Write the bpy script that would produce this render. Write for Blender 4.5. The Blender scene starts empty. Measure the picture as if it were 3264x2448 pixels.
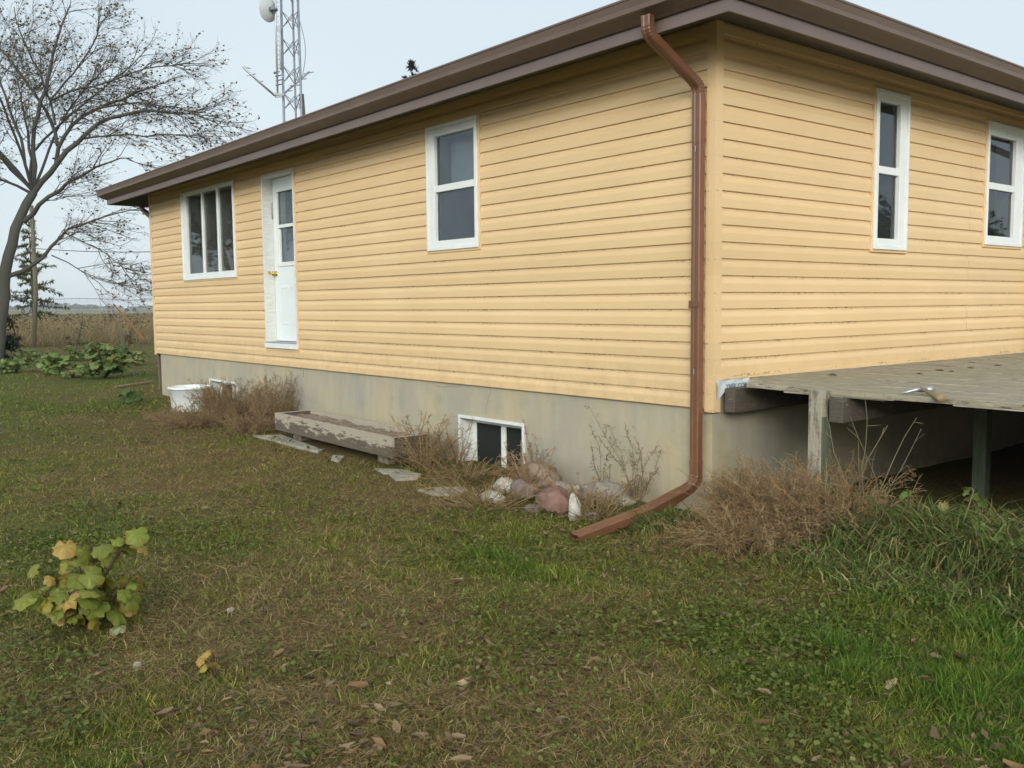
import bpy, math, random
import numpy as np
from mathutils import Vector, Matrix

# ------------------------------------------------------------------ camera, world, sun, exposure
scene = bpy.context.scene
COL = scene.collection
F_PX, YAW, PITCH, ROLL = 2989.0, 0.8863, -0.0845, -0.0089      # photograph is 3264 px wide
CAM = np.array([4.069, -5.093, 0.727])

def cam_axes():
    d = np.array([-math.sin(YAW)*math.cos(PITCH), math.cos(YAW)*math.cos(PITCH), math.sin(PITCH)])
    r = np.array([math.cos(YAW), math.sin(YAW), 0.0])
    u = np.cross(r, d)
    r2 = r*math.cos(ROLL) + u*math.sin(ROLL)
    u2 = -r*math.sin(ROLL) + u*math.cos(ROLL)
    return r2, u2, d
RX, UX, DX = cam_axes()
cd = bpy.data.cameras.new('camera'); cam = bpy.data.objects.new('camera', cd); COL.objects.link(cam)
cam.matrix_world = Matrix(((RX[0], UX[0], -DX[0], CAM[0]), (RX[1], UX[1], -DX[1], CAM[1]), (RX[2], UX[2], -DX[2], CAM[2]), (0, 0, 0, 1)))
cd.sensor_width = 36.0; cd.lens = 36.0*F_PX/3264.0; cd.clip_start = 0.05; cd.clip_end = 12000
scene.camera = cam

SUN_EL, SUN_AZ = math.radians(20), math.atan2(-0.69, 0.72)      # azimuth of the light, from +X
SUN_DIR = Vector((math.cos(SUN_EL)*math.cos(SUN_AZ), math.cos(SUN_EL)*math.sin(SUN_AZ), math.sin(SUN_EL)))
world = bpy.data.worlds.new('World'); scene.world = world; world.use_nodes = True
wn = world.node_tree; wn.nodes.clear()
wo = wn.nodes.new('ShaderNodeOutputWorld'); bg = wn.nodes.new('ShaderNodeBackground')
sky = wn.nodes.new('ShaderNodeTexSky'); sky.sky_type = 'NISHITA'; sky.sun_disc = False
sky.sun_elevation = SUN_EL; sky.sun_rotation = math.pi/2 - SUN_AZ
sky.air_density = 1.0; sky.dust_density = 2.0
tcw = wn.nodes.new('ShaderNodeTexCoord')
nzw = wn.nodes.new('ShaderNodeTexNoise'); nzw.inputs['Scale'].default_value = 1.6; nzw.inputs['Detail'].default_value = 4
crw = wn.nodes.new('ShaderNodeValToRGB')
crw.color_ramp.elements[0].position = 0.3; crw.color_ramp.elements[0].color = (5.9, 6.85, 7.4, 1)
crw.color_ramp.elements[1].position = 0.72; crw.color_ramp.elements[1].color = (6.7, 7.45, 7.8, 1)
mxw = wn.nodes.new('ShaderNodeMixRGB'); mxw.inputs[0].default_value = 0.86
wn.links.new(tcw.outputs['Generated'], nzw.inputs['Vector']); wn.links.new(nzw.outputs['Fac'], crw.inputs[0])
wn.links.new(sky.outputs[0], mxw.inputs[1]); wn.links.new(crw.outputs[0], mxw.inputs[2])
# bright sky band added behind the viewpoint to light the walls at low angle
def wmath(op, a, b=None, c=None):
    m = wn.nodes.new('ShaderNodeMath'); m.operation = op
    for i, v in enumerate((a, b, c)):
        if v is None: continue
        if isinstance(v, (int, float)): m.inputs[i].default_value = v
        else: wn.links.new(v, m.inputs[i])
    return m.outputs[0]
def wstep(v, a, b):
    m = wn.nodes.new('ShaderNodeMapRange'); m.interpolation_type = 'SMOOTHSTEP'; m.inputs[1].default_value = a; m.inputs[2].default_value = b
    wn.links.new(v, m.inputs[0]); return m.outputs[0]
spw = wn.nodes.new('ShaderNodeSeparateXYZ'); wn.links.new(tcw.outputs['Generated'], spw.inputs[0])
hx, hy = math.cos(SUN_AZ), math.sin(SUN_AZ)
dot = wmath('ADD', wmath('MULTIPLY', spw.outputs[0], hx), wmath('MULTIPLY', spw.outputs[1], hy))
hl = wmath('SQRT', wmath('ADD', wmath('ADD', wmath('MULTIPLY', spw.outputs[0], spw.outputs[0]), wmath('MULTIPLY', spw.outputs[1], spw.outputs[1])), .0001))
azm = wstep(wmath('DIVIDE', dot, hl), .0, .7)
band = wmath('MULTIPLY', wstep(spw.outputs[2], .13, .25), wmath('SUBTRACT', 1.0, wstep(spw.outputs[2], .42, .58)))
boost = wmath('ADD', 1.0, wmath('MULTIPLY', wmath('MULTIPLY', azm, band), 3.3))
vmw = wn.nodes.new('ShaderNodeVectorMath'); vmw.operation = 'SCALE'
wn.links.new(mxw.outputs[0], vmw.inputs[0]); wn.links.new(boost, vmw.inputs['Scale']); wn.links.new(vmw.outputs[0], bg.inputs[0])
wn.links.new(vmw.outputs[0], bg.inputs[0]); bg.inputs[1].default_value = 0.05
wn.links.new(bg.outputs[0], wo.inputs[0])
sl = bpy.data.lights.new('sun', 'SUN'); sl.energy = 0.5; sl.angle = math.radians(18); sl.color = (1.0, 0.94, 0.84)
so = bpy.data.objects.new('sun', sl); COL.objects.link(so)
so.rotation_euler = SUN_DIR.to_track_quat('Z', 'Y').to_euler(); so.location = (6, -8, 12)
vs = scene.view_settings; vs.view_transform = 'Standard'; vs.look = 'None'; vs.gamma = 1; vs.exposure = 1.32
scene.cycles.max_bounces = 6; scene.cycles.transparent_max_bounces = 12

rng = np.random.default_rng(7); random.seed(7)

# ------------------------------------------------------------------ pixel helpers (photograph pixels)
def ray(px, py):
    v = DX + (px-1632)/F_PX*RX + (1224-py)/F_PX*UX
    return v
def on(px, py, axis, val):
    v = ray(px, py); t = (val-CAM[axis])/v[axis]
    return CAM + t*v
def far_at(px, py, dist):
    v = ray(px, py); h = math.hypot(v[0], v[1])
    return CAM + v*(dist/h)

# ------------------------------------------------------------------ noise
def vnoise(x, y, seed=0):
    x = np.asarray(x, float); y = np.asarray(y, float)
    xi = np.floor(x).astype(np.int64); yi = np.floor(y).astype(np.int64)
    xf = x-xi; yf = y-yi
    def h(a, b):
        n = (a*374761393 + b*668265263 + seed*1442695041) & 0xffffffff
        n = ((n ^ (n >> 13))*1274126177) & 0xffffffff
        return ((n ^ (n >> 16)) & 0xffff)/65535.0
    u = xf*xf*(3-2*xf); w = yf*yf*(3-2*yf)
    return (h(xi, yi)*(1-u)+h(xi+1, yi)*u)*(1-w) + (h(xi, yi+1)*(1-u)+h(xi+1, yi+1)*u)*w
def fbm(x, y, seed=0, o=3):
    s = 0; a = .5; tot = 0
    for i in range(o):
        s = s + a*vnoise(x*2**i, y*2**i, seed+i*17); tot += a; a *= .5
    return s/tot
def sstep(a, b, x):
    t = np.clip((np.asarray(x, float)-a)/(b-a), 0, 1); return t*t*(3-2*t)
def gz(x, y):
    x = np.asarray(x, float); y = np.asarray(y, float)
    near = sstep(60, 25, np.hypot(x-CAM[0], y-CAM[1]))
    z = -0.745 + 0.07*sstep(-4, -11, x) + near*(0.05*(fbm(x*.8, y*.8, 3)-.5) + 0.022*(fbm(x*4, y*4, 5)-.5))
    z = z + 0.05*np.exp(-((x-.9)**2+(y+.3)**2)/.8) + .022*np.exp(-((x+4.4)/1.5)**4-((y+.35)/.5)**2)
    return z

# ------------------------------------------------------------------ materials
def new_mat(name):
    m = bpy.data.materials.new(name); m.use_nodes = True
    nt = m.node_tree; b = nt.nodes['Principled BSDF']
    return m, nt, b
def nd(nt, t, **k):
    n = nt.nodes.new(t)
    for a, v in k.items():
        if a in n.inputs: n.inputs[a].default_value = v
        else: setattr(n, a, v)
    return n
def obj_coord(nt, scale=(1, 1, 1)):
    tc = nd(nt, 'ShaderNodeTexCoord'); mp = nd(nt, 'ShaderNodeMapping'); mp.inputs['Scale'].default_value = scale
    nt.links.new(tc.outputs['Object'], mp.inputs['Vector']); return mp.outputs[0]
def noise(nt, vec, scale, detail=4, rough=.55):
    n = nd(nt, 'ShaderNodeTexNoise'); n.inputs['Scale'].default_value = scale; n.inputs['Detail'].default_value = detail
    n.inputs['Roughness'].default_value = rough; nt.links.new(vec, n.inputs['Vector']); return n.outputs['Fac']
def ramp(nt, fac, stops):
    r = nd(nt, 'ShaderNodeValToRGB'); e = r.color_ramp.elements
    while len(e) < len(stops): e.new(.5)
    for i, (p, c) in enumerate(stops):
        e[i].position = p; e[i].color = tuple(c)+(1,) if len(c) == 3 else c
    nt.links.new(fac, r.inputs[0]); return r.outputs[0]
def mix(nt, fac, a, b, mode='MIX'):
    m = nd(nt, 'ShaderNodeMixRGB', blend_type=mode)
    for i, v in enumerate((fac, a, b)):
        if isinstance(v, (int, float)): m.inputs[i].default_value = v
        elif isinstance(v, tuple): m.inputs[i].default_value = v+(1,) if len(v) == 3 else v
        else: nt.links.new(v, m.inputs[i])
    return m.outputs[0]
def math_n(nt, op, a, b=None, clamp=False):
    m = nd(nt, 'ShaderNodeMath', operation=op, use_clamp=clamp)
    for i, v in enumerate((a, b)):
        if v is None: continue
        if isinstance(v, (int, float)): m.inputs[i].default_value = v
        else: nt.links.new(v, m.inputs[i])
    return m.outputs[0]
def bump(nt, b, h, strength=.3, dist=.01):
    bp = nd(nt, 'ShaderNodeBump'); bp.inputs['Strength'].default_value = strength; bp.inputs['Distance'].default_value = dist
    nt.links.new(h, bp.inputs['Height']); nt.links.new(bp.outputs[0], b.inputs['Normal'])
def simple(name, col, rough=.5, var=.12, scale=6, metal=0.0, bmp=.0, stretch=(1, 1, 1), spec=.5):
    m, nt, b = new_mat(name); v = obj_coord(nt, stretch)
    n = noise(nt, v, scale, 6)
    lo = tuple(c*(1-var) for c in col); hi = tuple(min(1, c*(1+var)) for c in col)
    nt.links.new(ramp(nt, n, [(.3, lo), (.7, hi)]), b.inputs['Base Color'])
    b.inputs['Roughness'].default_value = rough; b.inputs['Metallic'].default_value = metal
    b.inputs['Specular IOR Level'].default_value = spec
    if bmp: bump(nt, b, n, bmp)
    return m

def siding_mat():
    m, nt, b = new_mat('cream vinyl'); v = obj_coord(nt)
    n1 = noise(nt, v, 1.3, 3); n2 = noise(nt, obj_coord(nt, (2, 2, 40)), 3, 4)
    base = ramp(nt, n1, [(.3, (.705, .490, .250)), (.7, (.755, .532, .280))])
    base = mix(nt, .16, base, ramp(nt, n2, [(.3, (.61, .43, .23)), (.7, (.79, .57, .32))]))
    sep = nd(nt, 'ShaderNodeSeparateXYZ'); nt.links.new(v, sep.inputs[0])
    fr = math_n(nt, 'FRACT', math_n(nt, 'MULTIPLY', sep.outputs['Z'], 1/.1143))
    top = math_n(nt, 'MULTIPLY', math_n(nt, 'SUBTRACT', fr, .80), 5.0, True)      # dirt caught under each lap
    nz = noise(nt, obj_coord(nt, (1, 1, 2.5)), 30, 3, .7)
    big = noise(nt, v, 2.2, 2)
    low = math_n(nt, 'MULTIPLY', math_n(nt, 'SUBTRACT', 1.75, sep.outputs['Z']), .75, True)
    thr = math_n(nt, 'ADD', math_n(nt, 'MULTIPLY', big, .45), math_n(nt, 'MULTIPLY', low, .07))
    d = math_n(nt, 'MULTIPLY', math_n(nt, 'SUBTRACT', math_n(nt, 'ADD', nz, thr), .862), 14.0, True)
    d = math_n(nt, 'MULTIPLY', d, top)
    wn_ = nd(nt, 'ShaderNodeTexWhiteNoise', noise_dimensions='1D'); nt.links.new(math_n(nt, 'FLOOR', math_n(nt, 'MULTIPLY', sep.outputs['Z'], 1/.2286)), wn_.inputs['W'])
    base = mix(nt, 1.0, base, ramp(nt, wn_.outputs['Value'], [(0, (.94, .935, .92)), (1, (1.0, 1.0, 1.0))]), 'MULTIPLY')
    spl = math_n(nt, 'MULTIPLY', math_n(nt, 'SUBTRACT', .5, sep.outputs['Z']), 2.2, True)
    spl = math_n(nt, 'MULTIPLY', spl, ramp(nt, noise(nt, v, 7, 6, .7), [(.42, (0, 0, 0)), (.75, (1, 1, 1))]))
    base = mix(nt, math_n(nt, 'MULTIPLY', spl, .38), base, (.34, .25, .14))
    col = mix(nt, math_n(nt, 'MULTIPLY', d, .85), base, (.07, .05, .03))
    fl = noise(nt, v, 95, 2, .8)
    col = mix(nt, math_n(nt, 'MULTIPLY', math_n(nt, 'SUBTRACT', fl, .735), 9.0, True), col, (.16, .11, .06))
    nt.links.new(col, b.inputs['Base Color']); b.inputs['Roughness'].default_value = .45
    bump(nt, b, noise(nt, obj_coord(nt, (1, 1, 14)), 14, 5), .05, .004)
    return m
def concrete_mat():
    m, nt, b = new_mat('stained concrete'); v = obj_coord(nt)
    n1 = noise(nt, v, 1.1, 4); n2 = noise(nt, obj_coord(nt, (3, 3, .6)), 3, 5, .6); n3 = noise(nt, v, 60, 4, .7)
    c = ramp(nt, n1, [(.32, (.31, .30, .25)), (.5, (.40, .352, .255)), (.66, (.485, .392, .235))])
    c = mix(nt, .30, c, ramp(nt, n2, [(.3, (.22, .23, .19)), (.5, (.32, .30, .22)), (.72, (.42, .38, .28))]))
    c = mix(nt, ramp(nt, n3, [(.26, (.5, .5, .5)), (.34, (0, 0, 0))]), c, (.10, .095, .08))
    moss = noise(nt, obj_coord(nt, (1, 1, 1.5)), 2.3, 3)
    c = mix(nt, ramp(nt, moss, [(.58, (0, 0, 0)), (.75, (.4, .4, .4))]), c, (.24, .25, .15))
    sp = nd(nt, 'ShaderNodeSeparateXYZ'); nt.links.new(v, sp.inputs[0])
    wob = math_n(nt, 'ADD', sp.outputs['Z'], math_n(nt, 'MULTIPLY', noise(nt, v, 1.5, 2), .02))
    line = math_n(nt, 'SUBTRACT', 1.0, math_n(nt, 'MULTIPLY', math_n(nt, 'ABSOLUTE', math_n(nt, 'ADD', wob, .305)), 160.0), True)
    c = mix(nt, math_n(nt, 'MULTIPLY', line, .06), c, (.16, .15, .115))
    so_ = math_n(nt, 'MULTIPLY', math_n(nt, 'SUBTRACT', -.50, sp.outputs['Z']), 4.0, True)
    so_ = math_n(nt, 'MULTIPLY', so_, ramp(nt, noise(nt, v, 6, 6, .7), [(.35, (.15, .15, .15)), (.65, (.9, .9, .9))]))
    c = mix(nt, math_n(nt, 'MULTIPLY', so_, .65), c, (.17, .125, .075))
    st_ = noise(nt, obj_coord(nt, (7, 7, .35)), 3, 4, .6)
    c = mix(nt, ramp(nt, st_, [(.60, (0, 0, 0)), (.75, (.18, .18, .18))]), c, (.20, .19, .15))
    nt.links.new(c, b.inputs['Base Color']); b.inputs['Roughness'].default_value = .92
    pit = nd(nt, 'ShaderNodeTexVoronoi'); pit.inputs['Scale'].default_value = 40; nt.links.new(v, pit.inputs['Vector'])
    bump(nt, b, math_n(nt, 'ADD', noise(nt, v, 25, 6, .7), math_n(nt, 'MULTIPLY', math_n(nt, 'MINIMUM', pit.outputs['Distance'], .25), 1.5)), .45, .01)
    return m
def glass_mat():
    m, nt, b = new_mat('window glass'); nt.nodes.remove(b)
    out = nt.nodes['Material Output']
    tr = nd(nt, 'ShaderNodeBsdfTransparent'); tr.inputs[0].default_value = (.72, .78, .78, 1)
    gl = nd(nt, 'ShaderNodeBsdfGlossy'); gl.inputs['Roughness'].default_value = .02; gl.inputs[0].default_value = (.9, .95, 1, 1)
    fr = nd(nt, 'ShaderNodeFresnel'); fr.inputs[0].default_value = 1.55
    f2 = math_n(nt, 'ADD', math_n(nt, 'MULTIPLY', fr.outputs[0], 1.0), .02, True)
    bp = nd(nt, 'ShaderNodeBump'); bp.inputs['Strength'].default_value = .02; bp.inputs['Distance'].default_value = .02
    nt.links.new(noise(nt, obj_coord(nt), 2.0, 1), bp.inputs['Height']); nt.links.new(bp.outputs[0], gl.inputs['Normal'])
    mx = nd(nt, 'ShaderNodeMixShader'); nt.links.new(f2, mx.inputs[0]); nt.links.new(tr.outputs[0], mx.inputs[1]); nt.links.new(gl.outputs[0], mx.inputs[2])
    nt.links.new(mx.outputs[0], out.inputs[0]); return m
def veg_mat(name, trans=.3, rough=.6):
    m, nt, b = new_mat(name); out = nt.nodes['Material Output']
    at = nd(nt, 'ShaderNodeAttribute', attribute_name='col')
    nt.links.new(at.outputs['Color'], b.inputs['Base Color']); b.inputs['Roughness'].default_value = rough
    b.inputs['Specular IOR Level'].default_value = .25
    t = nd(nt, 'ShaderNodeBsdfTranslucent'); nt.links.new(at.outputs['Color'], t.inputs[0])
    mx = nd(nt, 'ShaderNodeMixShader'); mx.inputs[0].default_value = trans
    nt.links.new(b.outputs[0], mx.inputs[1]); nt.links.new(t.outputs[0], mx.inputs[2]); nt.links.new(mx.outputs[0], out.inputs[0])
    return m
def peel_mat(name, paint, wood, amount=.5, stretch=(1, 1, 6), scale=5, zline=None):
    m, nt, b = new_mat(name)
    n = noise(nt, obj_coord(nt, stretch), scale, 8, .68)
    if zline is not None:      # paint has worn off more towards the lower edge
        sp = nd(nt, 'ShaderNodeSeparateXYZ'); nt.links.new(obj_coord(nt), sp.inputs[0])
        n = math_n(nt, 'ADD', n, math_n(nt, 'MULTIPLY', math_n(nt, 'SUBTRACT', sp.outputs['Z'], zline), 2.0))
    g = noise(nt, obj_coord(nt, (stretch[0]*.8, stretch[1], stretch[2]*6)), 8, 5, .65)
    wd = ramp(nt, g, [(.3, tuple(c*.45 for c in wood)), (.55, wood), (.75, tuple(min(1, c*1.5) for c in wood))])
    pt = ramp(nt, g, [(.3, tuple(c*.8 for c in paint)), (.6, paint)])
    nt.links.new(mix(nt, ramp(nt, n, [(amount-.03, (0, 0, 0)), (amount+.03, (1, 1, 1))]), wd, pt), b.inputs['Base Color'])
    b.inputs['Roughness'].default_value = .85; bump(nt, b, mix(nt, .5, n, g), .5, .008)
    return m
def deck_mat():
    m, nt, b = new_mat('weathered deck boards')
    g = noise(nt, obj_coord(nt, (.55, 9, 3)), 9, 7, .7); s = noise(nt, obj_coord(nt, (1.1, 16, 4)), 7, 3, .7); big = noise(nt, obj_coord(nt), 1.4, 4)
    c = ramp(nt, g, [(.28, (.12, .10, .07)), (.5, (.31, .27, .19)), (.70, (.43, .385, .285))])
    c = mix(nt, ramp(nt, s, [(.34, (.95, .95, .95)), (.43, (0, 0, 0))]), c, (.07, .055, .038))
    c = mix(nt, ramp(nt, big, [(.45, (0, 0, 0)), (.7, (.45, .45, .45))]), c, (.23, .22, .13))
    nt.links.new(c, b.inputs['Base Color']); b.inputs['Roughness'].default_value = .85; bump(nt, b, g, .6, .006)
    return m
def ground_mat():
    m, nt, b = new_mat('lawn soil and fields'); v = obj_coord(nt)
    at = nd(nt, 'ShaderNodeAttribute', attribute_name='green')
    n1 = noise(nt, v, 9, 6, .65); n2 = noise(nt, v, 45, 5, .7)
    dry = ramp(nt, n2, [(.28, (.04, .028, .013)), (.5, (.135, .098, .042)), (.72, (.25, .18, .08))])
    grn = ramp(nt, n2, [(.28, (.026, .033, .008)), (.5, (.085, .105, .022)), (.75, (.155, .17, .04))])
    f = math_n(nt, 'ADD', at.outputs['Fac'], math_n(nt, 'MULTIPLY', math_n(nt, 'SUBTRACT', n1, .5), 1.2), True)
    lawn = mix(nt, f, dry, grn)
    sep = nd(nt, 'ShaderNodeSeparateXYZ'); nt.links.new(v, sep.inputs[0])
    wob = noise(nt, v, .05, 3)
    dist = math_n(nt, 'ADD', math_n(nt, 'MULTIPLY', sep.outputs['X'], -1.0), math_n(nt, 'MULTIPLY', wob, 8.0))
    fn = noise(nt, v, .4, 6, .7)
    field = ramp(nt, math_n(nt, 'DIVIDE', dist, 900.0, True), [(.0, (.11, .08, .04)), (.10, (.12, .095, .045)), (.16, (.115, .11, .045)), (.27, (.12, .12, .05)),
            (.30, (.29, .265, .17)), (.42, (.31, .28, .19)), (.46, (.19, .19, .12)), (1, (.21, .205, .14))])
    field = mix(nt, .35, field, ramp(nt, fn, [(.3, (.07, .055, .025)), (.7, (.22, .17, .08))]))
    infield = math_n(nt, 'MULTIPLY', math_n(nt, 'SUBTRACT', dist, 34.0), .4, True)
    nt.links.new(mix(nt, infield, lawn, field), b.inputs['Base Color']); b.inputs['Roughness'].default_value = .95
    b.inputs['Specular IOR Level'].default_value = .1
    bump(nt, b, n2, .8, .03)
    return m

M = dict(
    siding=siding_mat(), concrete=concrete_mat(), glass=glass_mat(), deck=deck_mat(), ground=ground_mat(),
    grass=veg_mat('grass blades', .3), leaf=veg_mat('leaves', .3, .5), dry=veg_mat('dry stalks', .12, .8), bark=veg_mat('bark', 0.0, .9),
    brown=simple('brown painted metal', (.13, .088, .064), .42, .12, 3),
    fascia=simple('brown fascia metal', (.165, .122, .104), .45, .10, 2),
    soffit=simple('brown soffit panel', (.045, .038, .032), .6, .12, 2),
    spout=simple('reddish brown downspout', (.165, .074, .038), .36, .16, 4),
    white=simple('white vinyl', (.74, .76, .73), .4, .05, 5), door=simple('white door paint', (.72, .77, .76), .42, .04, 3),
    oldwhite=peel_mat('flaking white paint', (.70, .71, .67), (.33, .30, .24), .30, (1, 1, 1), 14),
    screen=simple('grey insect screen', (.19, .195, .20), .7, .1, 3), room=simple('dim room lining', (.16, .155, .15), .9, .2, 1.2),
    pane_backing=simple('pale grey backing', (.46, .48, .49), .9, .1, 2), beige=simple('beige reflection backing', (.30, .25, .19), .9, .25, 3, stretch=(9, 9, .3)), blackroom=simple('near black of unlit basement', (.012, .014, .012), .9, .2, 2), darkroom=simple('dark room backing', (.04, .042, .032), .9, .2, 2),
    jamb=simple('white inner jamb', (.5, .5, .48), .6, .08, 4), brass=simple('brass', (.62, .47, .13), .25, .1, 8, 1.0),
    steel=simple('galvanised steel', (.20, .22, .255), .5, .18, 12, .35), alu=simple('dull aluminium', (.42, .43, .44), .45, .1, 9, .5),
    dish=simple('grey dish paint', (.46, .49, .47), .6, .06, 4), shingle=simple('brown roof shingles', (.13, .10, .08), .95, .4, 14, bmp=.5),
    planter=peel_mat('flaking planter board', (.40, .345, .26), (.125, .10, .07), .50, (1.0, 1.0, 5), 6, -.532), plantertop=simple('bleached board edge', (.42, .36, .28), .9, .25, 12, bmp=.4, stretch=(1, 6, 1)),
    soil=simple('dry potting soil', (.19, .15, .105), 1.0, .55, 22, bmp=.8), timber=peel_mat('old dark timber', (.30, .28, .23), (.095, .078, .058), .66, (2, 2, 9), 5),
    joist=simple('grey joist wood', (.15, .14, .10), .9, .35, 6, bmp=.3, stretch=(1, 1, 6)),
    post=peel_mat('peeling post paint', (.35, .315, .235), (.21, .18, .13), .49, (7, 7, 1.1), 3.2), greenpost=simple('shade darkened green post', (.10, .115, .07), .85, .3, 9, stretch=(2, 2, .6)),
    tub=simple('white plastic tub', (.74, .77, .77), .35, .04, 4), wrap=simple('house wrap sheet', (.48, .50, .50), .7, .12, 18, bmp=.5), ink=simple('blue grey print', (.08, .12, .22), .7, .1, 5),
    paver=simple('pale paving stone', (.33, .30, .235), .95, .25, 9, bmp=.4), plank=simple('weathered stick', (.30, .22, .13), .9, .3, 9), rust=simple('orange brown stake', (.30, .13, .05), .8, .2, 9),
    pole=simple('weathered pole wood', (.14, .12, .08), .9, .3, 5, stretch=(4, 4, .5)), rubber=simple('dark rubber', (.025, .025, .028), .8, .1, 9),
    wire=simple('grey wire', (.16, .16, .17), .6, .1, 9), handle=simple('hammer handle wood', (.25, .19, .10), .7, .25, 20), hsteel=simple('hammer steel', (.42, .43, .46), .35, .15, 14, .7),
    crack=simple('dark crack', (.11, .10, .085), 1.0, .1, 9))

# ------------------------------------------------------------------ mesh builders
class MB:
    def __init__(self): self.v = []; self.f = []
    def add(self, vs, fs):
        o = len(self.v); self.v += [tuple(map(float, p)) for p in vs]; self.f += [tuple(i+o for i in f) for f in fs]
    def quad(self, a, b, c, d): self.add([a, b, c, d], [(0, 1, 2, 3)])
    def box(self, x0, x1, y0, y1, z0, z1):
        vs = [(x, y, z) for z in (z0, z1) for y in (y0, y1) for x in (x0, x1)]
        self.add(vs, [(0, 2, 3, 1), (4, 5, 7, 6), (0, 1, 5, 4), (1, 3, 7, 5), (3, 2, 6, 7), (2, 0, 4, 6)])
    def obox(self, p, ux, uy, sx, sy, z0, z1):   # box on an oriented base: p corner, ux, uy unit vectors
        p = np.array(p, float); ux = np.array(ux, float); uy = np.array(uy, float)
        b = [p, p+ux*sx, p+ux*sx+uy*sy, p+uy*sy]
        vs = [(q[0], q[1], z0) for q in b] + [(q[0], q[1], z1) for q in b]
        self.add(vs, [(3, 2, 1, 0), (4, 5, 6, 7), (0, 1, 5, 4), (1, 2, 6, 5), (2, 3, 7, 6), (3, 0, 4, 7)])
    def beam(self, a, b, w, h, up=(0, 0, 1)):
        a = Vector(a); b = Vector(b); d = (b-a).normalized(); s = d.cross(Vector(up))
        if s.length < 1e-4: s = d.cross(Vector((1, 0, 0)))
        s.normalize(); t = s.cross(d)
        vs = []
        for p in (a, b):
            for i, j in ((-1, -1), (1, -1), (1, 1), (-1, 1)): vs.append(p+s*(i*w/2)+t*(j*h/2))
        self.add(vs, [(3, 2, 1, 0), (4, 5, 6, 7), (0, 1, 5, 4), (1, 2, 6, 5), (2, 3, 7, 6), (3, 0, 4, 7)])
    def tube(self, path, rad, n=8, cap=True):
        path = [Vector(p) for p in path]
        if not hasattr(rad, '__len__'): rad = [rad]*len(path)
        vs = []; fs = []
        t0 = (path[1]-path[0]).normalized(); ref = Vector((0, 0, 1)) if abs(t0.z) < .9 else Vector((1, 0, 0))
        s = t0.cross(ref).normalized()
        for i, p in enumerate(path):
            t = (path[min(i+1, len(path)-1)]-path[max(i-1, 0)]).normalized()
            s = (s - t*s.dot(t)).normalized(); u = t.cross(s)
            for k in range(n):
                a = 2*math.pi*k/n; vs.append(p+(s*math.cos(a)+u*math.sin(a))*rad[i])
        for i in range(len(path)-1):
            for k in range(n): fs.append((i*n+k, i*n+(k+1) % n, (i+1)*n+(k+1) % n, (i+1)*n+k))
        if cap: fs.append(tuple(range(n))[::-1]); fs.append(tuple((len(path)-1)*n+k for k in range(n)))
        self.add(vs, fs)
    def lathe(self, c, prof, n=32):
        vs = []; fs = []
        for r, z in prof:
            for k in range(n):
                a = 2*math.pi*k/n; vs.append((c[0]+r*math.cos(a), c[1]+r*math.sin(a), c[2]+z))
        for i in range(len(prof)-1):
            for k in range(n): fs.append((i*n+k, i*n+(k+1) % n, (i+1)*n+(k+1) % n, (i+1)*n+k))
        self.add(vs, fs)
    def build(self, name, m, parent=None, smooth=False, bevel=0):
        me = bpy.data.meshes.new(name); me.from_pydata(self.v, [], self.f); me.update()
        return link(name, me, m, parent, smooth, bevel)
def link(name, me, m, parent=None, smooth=False, bevel=0):
    o = bpy.data.objects.new(name, me); COL.objects.link(o)
    me.materials.append(M[m] if isinstance(m, str) else m)
    if parent is not None: o.parent = parent
    if smooth: me.polygons.foreach_set('use_smooth', [True]*len(me.polygons))
    if bevel:
        b = o.modifiers.new('bevel', 'BEVEL'); b.width = bevel; b.segments = 2; b.limit_method = 'ANGLE'
    return o
def thing(name, label, cat, group=None, loc=(0, 0, 0)):
    o = bpy.data.objects.new(name, None); COL.objects.link(o); o.location = loc; o.empty_display_size = .1
    return tag(o, label, cat, group)
def tag(o, label, cat, group=None, kind=None):
    o['label'] = label; o['category'] = cat
    if group: o['group'] = group
    if kind: o['kind'] = kind
    return o
def bulk(name, V, polys, cols, m, parent=None, smooth=False):
    """V (N,3); polys list of (array (n,k)); cols (N,3) per vertex"""
    me = bpy.data.meshes.new(name)
    me.vertices.add(len(V)); me.vertices.foreach_set('co', np.ascontiguousarray(V, dtype=np.float32).ravel())
    li = np.concatenate([p.ravel() for p in polys]); cnt = np.concatenate([np.full(len(p), p.shape[1]) for p in polys])
    st = np.concatenate([[0], np.cumsum(cnt)[:-1]])
    me.loops.add(len(li)); me.loops.foreach_set('vertex_index', li.astype(np.int32))
    me.polygons.add(len(cnt)); me.polygons.foreach_set('loop_start', st.astype(np.int32)); me.polygons.foreach_set('loop_total', cnt.astype(np.int32))
    if smooth: me.polygons.foreach_set('use_smooth', np.ones(len(cnt), bool))
    me.update(calc_edges=True)
    if cols is not None:
        ca = me.color_attributes.new('col', 'FLOAT_COLOR', 'POINT')
        c4 = np.ones((len(V), 4), np.float32); c4[:, :3] = cols; ca.data.foreach_set('color', c4.ravel())
    return link(name, me, m, parent)
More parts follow.
